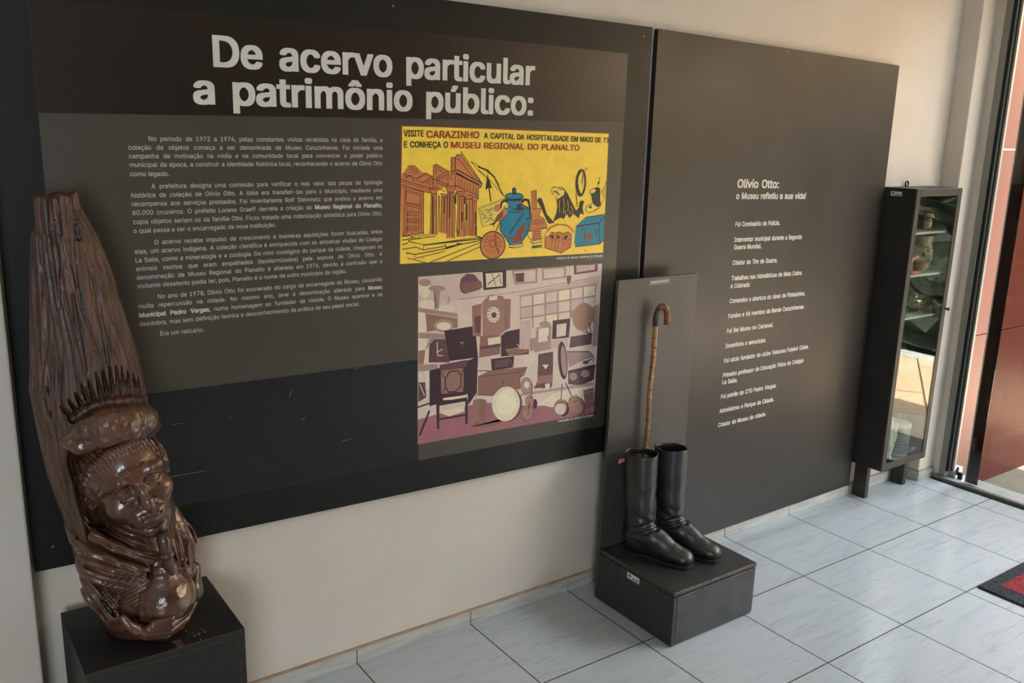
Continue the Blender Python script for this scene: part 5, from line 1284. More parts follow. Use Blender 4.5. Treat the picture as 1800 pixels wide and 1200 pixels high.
groove([(-0.8502, -0.235, 0.8352), (-0.8333, -0.268, 0.8076), (-0.817, -0.3, 0.7728), (-0.7783, -0.333, 0.7429), (-0.7237, -0.348, 0.7168), (-0.6714, -0.345, 0.7041)], [.005, .0055, .0055, .0065, .006, .003])
groove([(-0.8347, -0.235, 0.8752), (-0.8182, -0.268, 0.8432), (-0.7997, -0.3, 0.8047), (-0.7635, -0.335, 0.7807), (-0.7142, -0.346, 0.7548), (-0.6697, -0.342, 0.7414)], [.005, .0055, .0055, .0060, .005, .003])
groove([(-0.8262, -0.28, 0.7668), (-0.8008, -0.318, 0.7366), (-0.761, -0.345, 0.7213), (-0.7187, -0.35, 0.7014)], [.002, .0042, .0042, .003], .004)
groove([(-0.8395, -0.272, 0.7376), (-0.8215, -0.31, 0.7051), (-0.7805, -0.336, 0.6859), (-0.7258, -0.345, 0.6743), (-0.7035, -0.345, 0.6769)], [.004, .0075, .0085, .007, .004])
groove([(-0.6385, -0.268, 0.813), (-0.6244, -0.278, 0.7707), (-0.6247, -0.288, 0.7177), (-0.6415, -0.3, 0.6731)], [.003, .0042, .0042, .004])
groove([(-0.6151, -0.25, 0.8039), (-0.5983, -0.262, 0.7627), (-0.5955, -0.27, 0.7027), (-0.6106, -0.285, 0.6581)], [.003, .004, .004, .004])
groove([(-0.5927, -0.235, 0.7821), (-0.5772, -0.245, 0.7272), (-0.5762, -0.255, 0.6675)], [.003, .004, .003])
groove([(-0.6206, -0.292, 0.7106), (-0.6388, -0.302, 0.681)], [.004, .003], .004)
for i in range(6):
    t = i / 5
    a = (np.array((-0.8468, -0.24, 0.8566)) * (1 - t) + np.array((-0.838, -0.25, 0.7707)) * t); b = (np.array((-0.8145, -0.268, 0.8597)) * (1 - t) + np.array((-0.8116, -0.285, 0.8075)) * t)
    G.cap(a, b, .003, .0055, .004, 's')
for i in range(8):
    t = i / 7
    a = np.array((-0.802, -0.334, 0.6942)) * (1 - t) + np.array((-0.7109, -0.34, 0.6647)) * t; b = np.array((-0.8136, -0.322, 0.6417)) * (1 - t) + np.array((-0.7568, -0.335, 0.6216)) * t
    G.cap(a, b, .0022, .0046, .004, 's')
for i in range(5):
    t = i / 4; a = np.array((-0.608, -0.285, 0.6542)) * (1 - t) + np.array((-0.6186, -0.29, 0.5914)) * t; b = np.array((-0.5736, -0.262, 0.6458)) * (1 - t) + np.array((-0.5761, -0.262, 0.5739)) * t
    G.cap(a, b, .0022, .004, .004, 's')
def stripes(c, R, d, sp, amp, sharp=2.0):
    """carves a run of parallel tool grooves into whatever surface lies near c; d: groove direction in x,z"""
    c = np.array(c); n = np.array((-d[1], d[0])) / math.hypot(*d)
    def fn(X, Y, Z):
        a = (X - c[0]) * n[0] + (Z - c[2]) * n[1]; r = np.sqrt((X - c[0]) ** 2 + (Z - c[2]) ** 2) / R
        w = np.clip((1 - r) * 3, 0, 1); q = (.5 + .5 * np.sin(a * 2 * math.pi / sp + 1.5 * np.sin((X + Z) * 38))) ** sharp
        return amp * q * w + 0 * Y
    G.put(c - np.array((R, .16, R)), c + np.array((R, .10, R)), fn, mode='a')
G.ell((-0.6608, -0.322, 0.6728), (.045, .055, .026), .010, 's')
stripes((-0.7699, -0.33, 0.729), .095, (.80, -.42), .021, .0048)
stripes((-0.8373, -0.27, 0.8239), .050, (.42, -.75), .0105, .0045)
stripes((-0.6044, -0.28, 0.6935), .060, (.18, -.9), .0150, .0040)
stripes((-0.7537, -0.33, 0.65), .055, (-.75, -.45), .0105, .0036)
man_me = G.mesh('figure')
finish('figure', man_me, WOODF, carv, True, 'carved head and draped shoulders of a smiling man')

# --- lower drapery and both arms coming round the gourd
G = Grid((-.88, -.42, .476), (-.53, -.12, .80), .0026)
G.ell((-0.7019, -0.212, 0.5524), (.088, .100, .118), .0)
G.chain([(-0.8235, -0.255, 0.7111), (-0.8053, -0.275, 0.632), (-0.7781, -0.29, 0.5512)], [.026, .030, .022], .035)
G.chain([(-0.7692, -0.31, 0.6256), (-0.783, -0.312, 0.5821), (-0.7662, -0.305, 0.5425)], [.012, .015, .012], .018)
G.ell((-0.7488, -0.33, 0.5894), (.021, .060, .044), .010, 's')
for i in range(4):
    t = i / 3; a = np.array((-0.8246, -0.285, 0.7022)) * (1 - t) + np.array((-0.7885, -0.33, 0.6973)) * t; b = np.array((-0.7952, -0.305, 0.5703)) * (1 - t) + np.array((-0.7781, -0.328, 0.5885)) * t
    G.cap(a, b, .0042, .003, .006, 's')
G.chain([(-0.5686, -0.215, 0.5995), (-0.5788, -0.23, 0.5435), (-0.6154, -0.25, 0.5068)], [.022, .026, .024], .02)
G.ell((-0.6644, -0.3, 0.5892), (.090, .090, .088), .006, 's')
sl, X, Y, Z = G.sub((-.9, -.45, .4), (-.5, -.1, .482)); G.D[sl] = np.maximum(G.D[sl], .4806 - Z)
stripes((-0.7537, -0.33, 0.65), .055, (-.75, -.45), .0105, .0036)
stripes((-0.8161, -0.29, 0.6272), .070, (.45, -.85), .0170, .0046)
finish('drapery', G.mesh('drapery'), WOODF, carv, True)
# --- gourd
G = Grid((-.73, -.42, .505), (-.545, -.20, .705), .0024)
gc = (-0.6644, -0.3, 0.5892)
G.ell(gc, (.078, .078, .074)); G.chain([(gc[0] - .002, gc[1] - .004, gc[2] + .05), (gc[0] + .001, gc[1] - .010, gc[2] + .082)], [.044, .033], .018)
top = np.array((gc[0] + .001, gc[1] - .011, gc[2] + .088)); ring = [top + .030 * np.array((math.cos(a), math.sin(a) * .9, math.sin(a) * .12)) for a in np.linspace(0, 2 * math.pi, 17)]
G.chain(ring, .0062, .004); G.ell(top + np.array((0, 0, .012)), (.026, .024, .026), .004, 's')
for p, q in (((-0.7212, -0.365, 0.6761), (-0.7129, -0.378, 0.6528)), ((-0.7154, -0.37, 0.6648), (-0.7008, -0.375, 0.6688))): G.cap(p, q, .003, .002, .002, 's')
finish('gourd', G.mesh('gourd'), WOODG, carv, True, 'round drinking gourd held in the hand')
hammered(WOODG, 40, .003)
# --- drinking straw, broad and flat at the lip
bm = bmesh.new(); tube(bm, [(-0.6691, -0.35, 0.7833), (-0.6665, -0.356, 0.7644), (-0.6614, -0.352, 0.724), (-0.6515, -0.332, 0.6685), (-0.6491, -0.322, 0.6417)], [.013, .0165, .0145, .0125, .012], n=14)
tube(bm, [(-0.6638, -0.353, 0.7325), (-0.6603, -0.352, 0.7192)], [.018, .0175], n=14)
obj('drinking_straw', bm, WOODF, carv, True)
# --- hand cupped under the gourd
G = Grid((-.80, -.43, .478), (-.53, -.16, .66), .0022)
G.chain([(-0.7263, -0.335, 0.5324), (-0.6804, -0.335, 0.5174), (-0.6354, -0.305, 0.5161)], [.020, .023, .022], .012)
for pts, r in (([(-0.7067, -0.372, 0.5634), (-0.6667, -0.372, 0.5659), (-0.6307, -0.352, 0.5789), (-0.6096, -0.33, 0.5996)], [.0100, .0100, .0092, .0075]),
               ([(-0.7183, -0.374, 0.5544), (-0.6682, -0.374, 0.5489), (-0.6217, -0.345, 0.557), (-0.5935, -0.315, 0.5846)], [.0105, .0105, .0096, .0078]),
               ([(-0.723, -0.368, 0.5406), (-0.67, -0.366, 0.5298), (-0.6196, -0.332, 0.5309), (-0.5898, -0.3, 0.5475)], [.0102, .0102, .0092, .0075]),
               ([(-0.7229, -0.352, 0.5231), (-0.6751, -0.35, 0.5108), (-0.6312, -0.318, 0.5053), (-0.6033, -0.29, 0.5113)], [.0090, .0090, .0082, .0066]),
               ([(-0.7151, -0.355, 0.5328), (-0.7449, -0.366, 0.556), (-0.7612, -0.364, 0.5739), (-0.7714, -0.358, 0.5923)], [.0135, .0125, .0112, .0085])):
    G.chain(pts, r, .0025)
G.ell(gc, (.0785, .0785, .0745), .001, 's')
sl, X, Y, Z = G.sub((-.9, -.45, .4), (-.5, -.1, .482)); G.D[sl] = np.maximum(G.D[sl], .4808 - Z)
finish('hand', G.mesh('hand'), WOODF, carv, True, 'carved hand cupping the gourd from below')

# ------------------------------------------------------------------ black plinth, backing board, cane and boots
BOX = pm('black_box_paint', (44, 45, 45), (38, 39, 39), rough=0.42, scale=14, bump=0.0003, bscale=90, rvar=.08)
BX0, BX1, BY0, BY1, BH = 0.957, 1.395, -0.506, -0.108, 0.205
pl = thing('boot_plinth', (1.176, -0.307, 0), 'low black box with worn brown edges carrying the pair of boots', 'plinth')
obj('side_panel', bx((BX0, BY0, 0.001), (BX0 + .016, BY1, BH - .017), .0025, 1), [BOX, EDGE], pl)
obj('side_panel', bx((BX1 - .016, BY0 + .010, 0.001), (BX1, BY1, BH - .017), .0013, 1), [BOX, EDGE], pl)
obj('front_panel', bx((BX0 + .0175, BY0 + .002, 0.001), (BX1 - .0165, BY0 + .018, BH - .018), .0025, 1), [BOX, EDGE], pl)
obj('back_panel', bx((BX0 + .0175, BY1 - .016, 0.001), (BX1 - .0165, BY1, BH - .018), .0013, 1), [BOX, EDGE], pl)
obj('top_panel', bx((BX0 + .002, BY0 + .004, BH - .016), (BX1 - .001, BY1, BH), .0035, 1), [BOX, EDGE], pl)
def sticker(name, parent, p, u, v, w, hgt, y_off, code=True):
    """small white paper label with grey square mark and number, lying on a face spanned by u (along) and v (up)"""
    p, u, v = Vector(p), Vector(u), Vector(v); nn = u.cross(v).normalized() * y_off; bm = bmesh.new()
    def q(a, b, c, d, mi, lift):
        f = bm.faces.new([bm.verts.new(p + u * x + v * z + nn * lift) for x, z in ((a, b), (c, b), (c, d), (a, d))]); f.material_index = mi
    q(0, 0, w, hgt, 0, 1); q(w * .10, hgt * .30, w * .32, hgt * .84, 1, 1.4); q(w * .44, hgt * .12, w * .60, hgt * .45, 1, 1.4); q(w * .66, hgt * .12, w * .90, hgt * .45, 1, 1.4)
    return obj(name, bm, [pm('white_paper_label', (214, 212, 204), rough=.6), pm('grey_label_ink', (110, 108, 104), rough=.6)], parent, label='small white paper label')
sticker('inventory_sticker', pl, (BX0, -0.268, .163), (0, -1, 0), (0, 0, 1), .064, .024, .0005)

BB = pm('grey_satin_board', (66, 64, 59), (60, 58, 54), rough=0.42, scale=3, rvar=.06)
bb = thing('backing_board', (1.18, -0.097, 0), 'dark grey upright board behind the boots and walking cane', 'backing board')
obj('board', slab([(0.960, 0.001), (1.391, 0.001), (1.389, 1.237), (0.987, 1.238)], -0.103, -0.088), BB, bb)
bm = bmesh.new()
obj('caption_sticker', slab([(1.1361, 1.2095), (1.2377, 1.2103), (1.239, 1.2284), (1.1374, 1.2273)], -0.1036, -0.1031), pm('grey_caption_paper', (122, 110, 104), rough=.5), bb, label='small grey caption strip with a line of white writing')
bm = bmesh.new(); random.seed(2); a, b = Vector(((1.1483, 1.2176)[0], -0.1039, (1.1483, 1.2176)[1])), Vector(((1.2324, 1.2195)[0], -0.1039, (1.2324, 1.2195)[1])); t = 0
while t < 1:
    w = random.uniform(.02, .05); p, q = a.lerp(b, t), a.lerp(b, min(1, t + w)); hh = Vector((0, 0, random.uniform(.0028, .0048)))
    bm.faces.new([bm.verts.new(v) for v in (p, q, q + hh, p + hh)]); t += w + random.uniform(.008, .03)
obj('caption_writing', bm, LETTER, bb)

# walking cane
cane = thing('walking_cane', (1.152, -0.128, BH), 'brown bamboo walking cane with curved handle propped on the grey board', 'walking cane')
BAM = pm('bamboo', (176, 128, 74), (120, 84, 46), rough=0.34, scale=16, stretch=(2, 2, .7), lo=.38, hi=.66, coat=.3)
HORN = pm('dark_horn_collar', (74, 66, 58), (60, 54, 46), rough=.3, scale=30)
HAND = pm('polished_handle_wood', (140, 92, 50), (98, 60, 32), rough=.3, scale=40, coat=.4)
JOIN = pm('dark_bamboo_joint', (70, 46, 26), rough=.5)
def cane_pt(z): t = (z - .205) / (1.063 - .205); return Vector((1.140 + .012 * t + .0022 * math.sin(z * 21), -.126 - .008 * t, z))
jz = [.205, .30, .38, .455, .52, .585, .625, .66, .70, .742, .782, .82, .862, .905, .945, .982, 1.018, 1.063]
pts, rr = [], []
for a, b in zip(jz, jz[1:]):
    for t, r in ((0.0, .0098), (.10, .0090), (.5, .0084), (.9, .0091)): pts.append(cane_pt(a + (b - a) * t)); rr.append(r * (.82 + .22 * ((a + (b - a) * t) - .2) / .86))
pts.append(cane_pt(1.063)); rr.append(.0102)
obj('shaft', tube(bmesh.new(), pts, rr, n=14), BAM, cane)
for z in jz[1:-1]:
    r = .0105 * (.82 + .22 * (z - .2) / .86); obj('joint_ring', tube(bmesh.new(), [cane_pt(z - .0012), cane_pt(z + .0012)], r, n=14), JOIN, cane)
top = cane_pt(1.063)
hp = [top, top + Vector((-.001, 0, .022)), top + Vector((.001, -.002, .043)), top + Vector((.007, -.005, .062)), top + Vector((.016, -.009, .072)), top + Vector((.026, -.013, .071)), top + Vector((.034, -.017, .060)), top + Vector((.038, -.019, .044)), top + Vector((.038, -.020, .024)), top + Vector((.036, -.020, .004))]
obj('horn_collar', tube(bmesh.new(), hp[:4], [.0108, .0112, .0114, .0116], n=16), HORN, cane, label='grey horn section at the foot of the handle')
obj('handle', tube(bmesh.new(), hp[3:], [.0118, .0122, .0124, .0124, .0122, .0118, .0106], n=16), HAND, cane)

# riding boots: one is modelled, the other is a copy with its own pose
LEA = pm('black_boot_leather', (38, 36, 33), (28, 27, 25), rough=0.34, scale=18, bump=0.0012, bscale=70, coat=.25, coat_r=.25, rvar=.12)
SOLE = pm('boot_sole_leather', (30, 26, 22), (22, 20, 18), rough=.55, scale=40)
G = Grid((-.04, -.085, .004), (.315, .085, .425), .0026)
def shaft_fn(rin):
    def fn(X, Y, Z):
        z = Z; cx = np.interp(z, [.0, .09, .16, .28, .42], [.062, .060, .056, .050, .044]); rx = np.interp(z, [.06, .11, .16, .24, .33, .42], [.050, .051, .053, .058, .062, .064]); ry = np.interp(z, [.06, .11, .16, .24, .33, .42], [.036, .041, .046, .053, .056, .054])
        wr = .0022 * np.sin(z * 150 + 5 * X * 20 + Y * 40) * np.exp(-((z - .135) / .035) ** 2) + .0016 * np.sin(z * 62 + X * 30) * np.exp(-((z - .23) / .08) ** 2)
        return (np.sqrt(((X - cx) / (rx - rin)) ** 2 + (Y / (ry - rin)) ** 2) - 1) * (np.minimum(rx, ry) - rin) * .95 - wr
    return fn
G.put((-.035, -.075, .07), (.14, .075, .42), shaft_fn(0.0))
sl, X, Y, Z = G.sub((-.1, -.1, .06), (.4, .1, .43)); G.D[sl] = np.maximum(G.D[sl], np.maximum(.075 - Z, Z - (.396 + .10 * (X - .05) * .35 + .003 * np.sin(Y * 60))))
G.ell((.050, 0, .060), (.052, .037, .055), .02)
G.chain([(.062, 0, .110), (.105, 0, .082), (.150, 0, .060), (.190, 0, .045)], [.042, .041, .036, .030], .025)
G.ell((.200, .002, .034), (.068, .046, .030), .02); G.ell((.236, 0, .027), (.036, .041, .025), .012); G.ell((.120, 0, .038), (.10, .036, .034), .02)
for z0, x0, r, dz in ((.106, .114, .0040, .016), (.126, .104, .0036, .012)):
    G.chain([(x0 - .050, -.047, z0 - dz), (x0 - .012, -.037, z0 + .002), (x0 + .012, -.014, z0 + .012), (x0 + .014, .012, z0 + .012), (x0 - .010, .036, z0 + .002), (x0 - .050, .047, z0 - dz)], [.002, r * .6, r * .75, r * .75, r * .6, .002], .016, 's')
G.chain([(.120, -.034, .082), (.134, 0, .092), (.120, .034, .082)], [.004, .006, .004], .02)
sl, X, Y, Z = G.sub((-.04, -.085, .15), (.20, .085, .425)); G.D[sl] = np.maximum(G.D[sl], -np.maximum(shaft_fn(.0048)(X, Y, Z), .17 - Z))
sl, X, Y, Z = G.sub((-.1, -.1, -.1), (.4, .1, .03)); G.D[sl] = np.maximum(G.D[sl], .0135 - Z)
boot_me = G.mesh('upper')
def outline(x): return max(0.0, np.interp(x, [-.004, .004, .02, .045, .09, .13, .17, .205, .235, .255, .268, .274], [.0, .017, .030, .036, .034, .036, .044, .0485, .047, .042, .030, .0]))
def sole_bm(x0, x1, z0, z1, off=.003):
    bm = bmesh.new(); N = 40; xs = [x0 + (x1 - x0) * (.5 - .5 * math.cos(math.pi * i / N)) for i in range(N + 1)]
    pts = [(x, outline(x) + off) for x in xs] + [(x, -outline(x) - off) for x in xs[::-1]]
    a = [bm.verts.new((x, y, z0)) for x, y in pts]; b = [bm.verts.new((x, y, z1)) for x, y in pts]; n = len(pts)
    bm.faces.new(a[::-1]); bm.faces.new(b)
    for i in range(n): bm.faces.new((a[i], a[(i + 1) % n], b[(i + 1) % n], b[i]))
    bmesh.ops.remove_doubles(bm, verts=bm.verts, dist=1e-5); bmesh.ops.recalc_face_normals(bm, faces=bm.faces); return bm
boot = thing('boot', (0, 0, 0), 'front left black leather boot with pink tabs at its rim', 'boot', 'pair of tall black leather boots')
finish('upper', boot_me, LEA, boot, True)
obj('sole', sole_bm(-.004, .274, .004, .0140, .0015), SOLE, boot); obj('heel', sole_bm(-.004, .070, .0, .0042, .001), SOLE, boot)
bm = bmesh.new(); ring = []
for a in np.linspace(0, 2 * math.pi, 40):
    x = .0455 + .0620 * math.cos(a); y = .0525 * math.sin(a); ring.append((x, y, .396 + .035 * (x - .05) + .003 * math.sin(y * 60)))
tube(bm, ring, .0022, n=6, cap=False); obj('rim_binding', bm, LEA, boot)
boot2 = boot.copy(); COL.objects.link(boot2)
for ch in list(boot.children):
    c = ch.copy(); COL.objects.link(c); c.parent = boot2
boot2['label'] = 'rear right black leather boot, half hidden behind the other boot'
PINK = pm('pink_cloth_tab', (196, 138, 118), (176, 118, 102), rough=.8, scale=60)
bm = bmesh.new(); random.seed(5)
t = bmesh.new(); bmesh.ops.create_icosphere(t, subdivisions=3, radius=1)
for v in t.verts: v.co = Vector((.047 + v.co.x * .047, v.co.y * .038, .372 + v.co.z * .016)) + Vector((0, 0, .006 * math.sin(v.co.x * 9 + v.co.y * 13)))
merge(bm, t); obj('paper_stuffing', bm, pm('brown_stuffing', (70, 54, 42), (40, 32, 27), rough=.9, scale=60, bump=.003), boot)
boot.location = (1.046, -0.150, BH + .0005); boot.rotation_euler = (0, 0, math.radians(-66))
boot2.location = (1.187, -0.165, BH + .0005); boot2.rotation_euler = (0, 0, math.radians(-70)); boot2.scale = (1, -1, 1)
bpy.context.view_layer.update()
for pts in ([(0.986, -.158, .566), (0.994, -.155, .571), (1.006, -.152, .572), (1.018, -.152, .570), (1.026, -.154, .565)], [(1.110, -.150, .578), (1.120, -.147, .588), (1.134, -.146, .591), (1.148, -.147, .587), (1.158, -.150, .578)]):
    bm = bmesh.new(); tube(bm, pts, [.004, .007, .008, .007, .004], n=16, flat=.55); bmesh.ops.transform(bm, matrix=Matrix.Translation(boot.location) @ boot.matrix_world.inverted(), verts=bm.verts)
    obj('pull_tab', bm, PINK, boot, True, label='pink cloth pull tab')
wire = obj('retaining_wire', tube(bmesh.new(), [(0.9625, -.1065, .556), (0.99, -.120, .566), (1.17, -.113, .562), (1.388, -.1065, .557)], .0009, n=6), METAL); tag(wire, 'thin wire strung across the grey board behind the boots', 'wire')

# ------------------------------------------------------------------ glazed display cabinet
CAB = pm('dark_cabinet_paint', (48, 44, 38), (42, 39, 34), rough=0.45, scale=8)
CABF = pm('grey_door_frame', (54, 52, 46), (48, 47, 42), rough=0.5, spec=0.3, scale=8)
CX0, CX1, CY0, CY1, CZ0, CZ1 = 2.712, 3.098, -0.160, 0.006, 0.178, 1.540
cb = thing('display_cabinet', (2.905, -0.07, 0), 'narrow dark glazed cabinet on short legs in the corner by the door', 'cabinet')
bm = bmesh.new()
add_box(bm, (CX0, CY0, CZ0), (CX0 + .016, CY1, CZ1), .001); add_box(bm, (CX1 - .016, CY0, CZ0), (CX1, CY1, CZ1), .001)
add_box(bm, (CX0 + .016, CY0, CZ1 - .016), (CX1 - .016, CY1, CZ1), .001); add_box(bm, (CX0 + .016, CY0, CZ0), (CX1 - .016, CY1, CZ0 + .016), .001); add_box(bm, (CX0 + .016, CY1 - .006, CZ0 + .016), (CX1 - .016, CY1, CZ1 - .016))
obj('carcass', bm, CAB, cb)
FW = .034; dr = None
bm = bmesh.new(); y0, y1 = -0.1665, -0.1605
add_box(bm, (CX0, y0, CZ0), (CX0 + FW, y1, CZ1), .001); add_box(bm, (CX1 - FW, y0, CZ0), (CX1, y1, CZ1), .001); add_box(bm, (CX0 + FW, y0, CZ1 - FW), (CX1 - FW, y1, CZ1), .001); add_box(bm, (CX0 + FW, y0, CZ0), (CX1 - FW, y1, CZ0 + FW), .001)
dr = obj('door', bm, CABF, cb)
obj('glass_pane', bx((CX0 + FW - .001, -0.1645, CZ0 + FW - .001), (CX1 - FW + .001, -0.1625, CZ1 - FW + .001)), glass_mat('cabinet_glass', (0.86, 0.90, 0.88), 1.75), dr)
bm = bmesh.new(); lathe(bm, [(.004, 0), (.004, .008), (.008, .012), (.009, .018), (.005, .022)], n=14); bmesh.ops.rotate(bm, verts=bm.verts, cent=(0, 0, 0), matrix=Matrix.Rotation(math.radians(90), 3, 'X')); bmesh.ops.translate(bm, verts=bm.verts, vec=(CX1 - .008, y0, .955)); obj('knob', bm, GASKET, dr)
SHELF = pm('pale_shelf_board', (205, 204, 198), (190, 190, 184), rough=.4, scale=14)
SZ = (1.336, 1.134, .928)
for z in SZ: obj('shelf', bx((CX0 + .0165, -0.132, z - .011), (CX1 - .0165, CY1 - .0065, z), .001), SHELF, cb)
for (x0, x1) in ((2.740, 2.770), (3.076, 3.107)):
    obj('leg', bx((x0, -0.078, 0.0005), (x1, -0.006, CZ0), .002), CAB, cb)
bm = bmesh.new(); tube(bm, [(2.905 - .012 + .012 * math.cos(a) + .0, -0.002, CZ1 + .012 + .012 * math.sin(a)) for a in np.linspace(0, 2 * math.pi, 19)], .0035, n=8, cap=False); add_box(bm, (2.888, -.004, CZ1 - .002), (2.898, .0, CZ1 + .004)); obj('hanging_loop', bm, GASKET, cb)
sticker('inventory_sticker', cb, (CX0, -0.037, 1.503), (0, -1, 0), (0, 0, 1), .056, .020, .0005)

# things in the cabinet
def face_vessel(name, c, s, w, mats, label, cat, hat=False):
    G = Grid((-.06 * s, -.06 * s, 0), (.06 * s, .06 * s, .19 * s), .0022)
    if hat:
        G.ell((0, 0, .060 * s), (.036 * s, .036 * s, .060 * s)); G.ell((0, 0, .118 * s), (.052 * s, .048 * s, .018 * s), .006); G.ell((0, 0, .135 * s), (.036 * s, .034 * s, .022 * s), .01); G.ell((0, 0, .165 * s), (.028 * s, .026 * s, .03 * s), .004, 's')
        for q in (-1, 1): G.ell((q * .016 * s, -.031 * s, .082 * s), (.011 * s, .008 * s, .010 * s), .003); G.ell((q * .016 * s, -.039 * s, .082 * s), (.004 * s, .003 * s, .004 * s), 0, 's')
        G.ell((0, -.036 * s, .064 * s), (.009 * s, .012 * s, .012 * s), .004)
    else:
        G.ell((0, 0, .075 * s), (.050 * s, .048 * s, .080 * s)); G.put((-.06 * s, -.06 * s, .1 * s), (.06 * s, .06 * s, .19 * s), lambda X, Y, Z: np.maximum((np.sqrt((X / (.043 * s)) ** 2 + (Y / (.042 * s)) ** 2) - 1) * .042 * s, np.maximum(.10 * s - Z, Z - .178 * s)), .012)
        G.put((-.06 * s, -.06 * s, .1 * s), (.06 * s, .06 * s, .19 * s), lambda X, Y, Z: np.maximum((np.sqrt((X / (.037 * s)) ** 2 + (Y / (.036 * s)) ** 2) - 1) * .036 * s, .12 * s - Z), .002, 's')
        for q in (-1, 1):
            G.chain([(q * .006 * s, -.049 * s, .122 * s), (q * .020 * s, -.047 * s, .126 * s), (q * .034 * s, -.036 * s, .118 * s)], [.004 * s, .0045 * s, .003 * s], .003); G.ell((q * .021 * s, -.043 * s, .109 * s), (.011 * s, .008 * s, .0065 * s), .003)
            G.ell((q * .021 * s, -.051 * s, .109 * s), (.006 * s, .003 * s, .003 * s), 0, 's'); G.ell((q * .029 * s, -.038 * s, .070 * s), (.016 * s, .014 * s, .018 * s), .008); G.chain([(q * .012 * s, -.053 * s, .082 * s), (q * .024 * s, -.047 * s, .060 * s), (q * .024 * s, -.045 * s, .042 * s)], .0022 * s, .002, 's')
        G.chain([(0, -.048 * s, .120 * s), (0, -.056 * s, .086 * s)], [.0055 * s, .0088 * s], .006)
        G.chain([(-.019 * s, -.050 * s, .056 * s), (0, -.056 * s, .051 * s), (.019 * s, -.050 * s, .056 * s)], .003 * s, .002, 's')
    G.D[:, :, :2] = 1.0
    root = thing(name, c, label, cat); me = G.mesh('vessel'); me.transform(Matrix.Rotation(math.radians(-48), 4, 'Z')); me.materials.append(mats)
    for p in me.polygons: p.use_smooth = True
    o = bpy.data.objects.new('vessel', me); COL.objects.link(o); o.parent = root; return root
CLAY = pm('painted_clay', (206, 160, 108), (150, 104, 66), rough=.45, scale=30, lo=.4, hi=.6); CLAY2 = pm('pale_brown_glaze', (172, 142, 108), (140, 108, 82), rough=.35, scale=22)
v1 = face_vessel('character_cup', (2.975, -0.085, SZ[0]), .54, 1, CLAY, 'small orange face cup with hat on the top cabinet shelf', 'cup', True)
bm = bmesh.new(); lathe(bm, [(.0281, .0587), (.0286, .0606), (.0281, .0624)], n=30); o = obj('hat_band', bm, pm('dark_glaze', (52, 36, 30), rough=.4), None); o.parent = v1
v2 = face_vessel('face_jug', (2.965, -0.078, SZ[1]), 1.0, 1, CLAY2, 'tall pale brown face jug on the second cabinet shelf', 'jug')
tag(obj('red_box', bx((2.832, -0.128, SZ[1] + .0003), (2.900, -0.06, SZ[1] + .014), .003), pm('red_card', (200, 52, 46), rough=.5)), 'small red box on the second shelf left of the face jug', 'box')
bm = bmesh.new(); tube(bm, [(2.860, -.09, SZ[1] + .0145), (2.856, -.09, SZ[1] + .05), (2.864, -.09, SZ[1] + .072)], [.016, .012, .013], n=12); tube(bm, [(2.862, -.09, SZ[1] + .068), (2.902, -.10, SZ[1] + .080)], [.009, .007], n=10)
tag(obj('pink_figurine', bm, pm('pink_ceramic', (224, 160, 140), rough=.4)), 'small pink figurine on the red box inside the cabinet', 'figurine')
SIL = pm('tarnished_silver', (190, 182, 166), (150, 140, 120), rough=.2, metal=.9, scale=30)
sb = thing('silver_dish', (2.960, -0.082, SZ[2]), 'footed silver dish with lid on the third cabinet shelf', 'dish')
bm = bmesh.new(); lathe(bm, [(.002, .028), (.03, .030), (.052, .044), (.060, .058), (.062, .060), (.055, .058), (.03, .040), (.002, .038)], (2.960, -.082, SZ[2]), n=32, sy=.75); obj('bowl', bm, SIL, sb)
bm = bmesh.new(); lathe(bm, [(.050, .060), (.046, .070), (.028, .079), (.010, .083), (.012, .090), (.006, .096), (.001, .097)], (2.960, -.082, SZ[2]), n=32, sy=.75); obj('lid', bm, SIL, sb)
for a in (.5, 2.6, 4.7):
    dx, dy = math.cos(a), math.sin(a) * .75; bm = bmesh.new(); tube(bm, [(2.960 + dx * .03, -.082 + dy * .03, SZ[2] + .032), (2.960 + dx * .040, -.082 + dy * .040, SZ[2] + .018), (2.960 + dx * .036, -.082 + dy * .036, SZ[2] + .0045)], [.004, .0035, .005], n=8); obj('foot', bm, SIL, sb)
tag(obj('wooden_trinket_box', bx((3.040, -0.120, SZ[2] + .0003), (3.074, -0.070, SZ[2] + .038), .002), pm('small_box_wood', (146, 104, 70), rough=.5, scale=60)), 'little brown box on the third shelf behind the silver dish', 'box')
zb = CZ0 + .0165
bt = thing('grey_canister', (2.962, -0.085, zb), 'grey ribbed canister with cream rim on the cabinet floor', 'canister')
bm = bmesh.new(); prof = [(.048, 0.0)]
for k in range(9): z = .010 + k * .015; prof += [(.056, z), (.056, z + .009), (.053, z + .012)]
prof += [(.054, .146), (.054, .150)]; lathe(bm, prof, (2.962, -.085, zb), n=32); obj('body', bm, pm('grey_ribbed_tin', (92, 100, 106), (74, 82, 88), rough=.45, scale=30), bt)
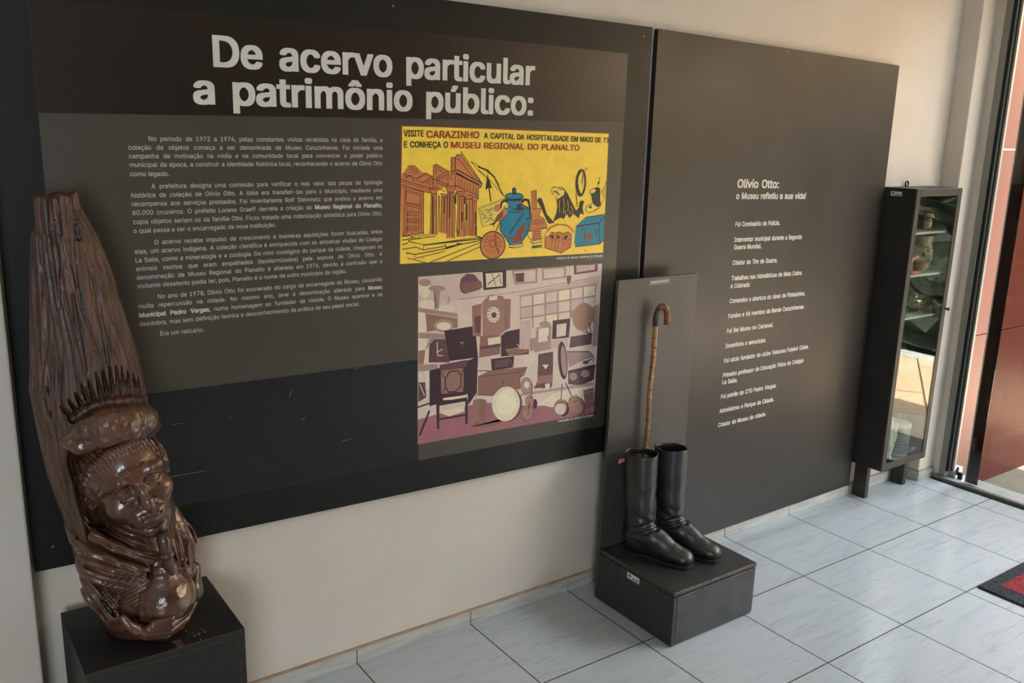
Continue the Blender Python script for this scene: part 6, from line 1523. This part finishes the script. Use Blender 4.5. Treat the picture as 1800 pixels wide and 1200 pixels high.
bm = bmesh.new(); lathe(bm, [(.054, .150), (.058, .152), (.057, .172), (.048, .177), (.002, .178)], (2.962, -.085, zb), n=32); obj('rim', bm, pm('cream_cloth', (222, 214, 190), rough=.8), bt)
bm = bmesh.new(); t = bmesh.new(); bmesh.ops.create_grid(t, x_segments=16, y_segments=16, size=.5)
for v in t.verts: x, y = v.co.x, v.co.y; v.co = Vector((2.842 + x * .06 + .004 * math.sin(y * 21), -.118 + .014 * math.sin(x * 8 + y * 3), zb + .116 + y * .20 + .01 * math.sin(x * 9)))
bmesh.ops.solidify(t, geom=t.faces, thickness=.002)
for f in t.faces: f.smooth = True
merge(bm, t); tag(obj('white_cloth', bm, pm('white_linen', (226, 224, 214), rough=.85, scale=50)), 'white cloth draped at the left inside the cabinet bottom', 'cloth')
bm = bmesh.new(); lathe(bm, [(.002, 0), (.022, .001), (.036, .022), (.040, .046), (.0375, .046), (.033, .022), (.002, .006)], (3.036, -.105, zb + .0003), n=28); tag(obj('blue_bowl', bm, pm('blue_glaze', (70, 118, 170), rough=.25)), 'small blue bowl on the cabinet floor right of the grey canister', 'bowl')

# ------------------------------------------------------------------ door mat
mat_ = thing('door_mat', (2.80, -1.30, 0), 'red door mat with dark grey border on the tiles by the door', 'door mat')
def pile(name, c1, c2): return pm(name, c1, c2, rough=.95, scale=160, lo=.35, hi=.65, bump=.004, bscale=220, spec=.1)
MX0, MX1, MY0, MY1 = 2.322, 3.23, -1.62, -0.872; bw = .082
bm = bmesh.new()
add_box(bm, (MX0, MY1 - .050, 0.0005), (MX1, MY1, .009), .002); add_box(bm, (MX0, MY0, .0005), (MX1, MY0 + bw, .009), .002); add_box(bm, (MX0, MY0 + bw, .0005), (MX0 + bw, MY1 - .050, .009), .002); add_box(bm, (MX1 - bw, MY0 + bw, .0005), (MX1, MY1 - .050, .009), .002)
obj('border', bm, pile('dark_grey_pile', (66, 70, 72), (34, 36, 38)), mat_)
obj('centre', bx((MX0 + bw, MY0 + bw, .0008), (MX1 - bw, MY1 - .050, .010)), pile('red_pile', (150, 62, 66), (84, 30, 36)), mat_, label='dark red centre of the mat')
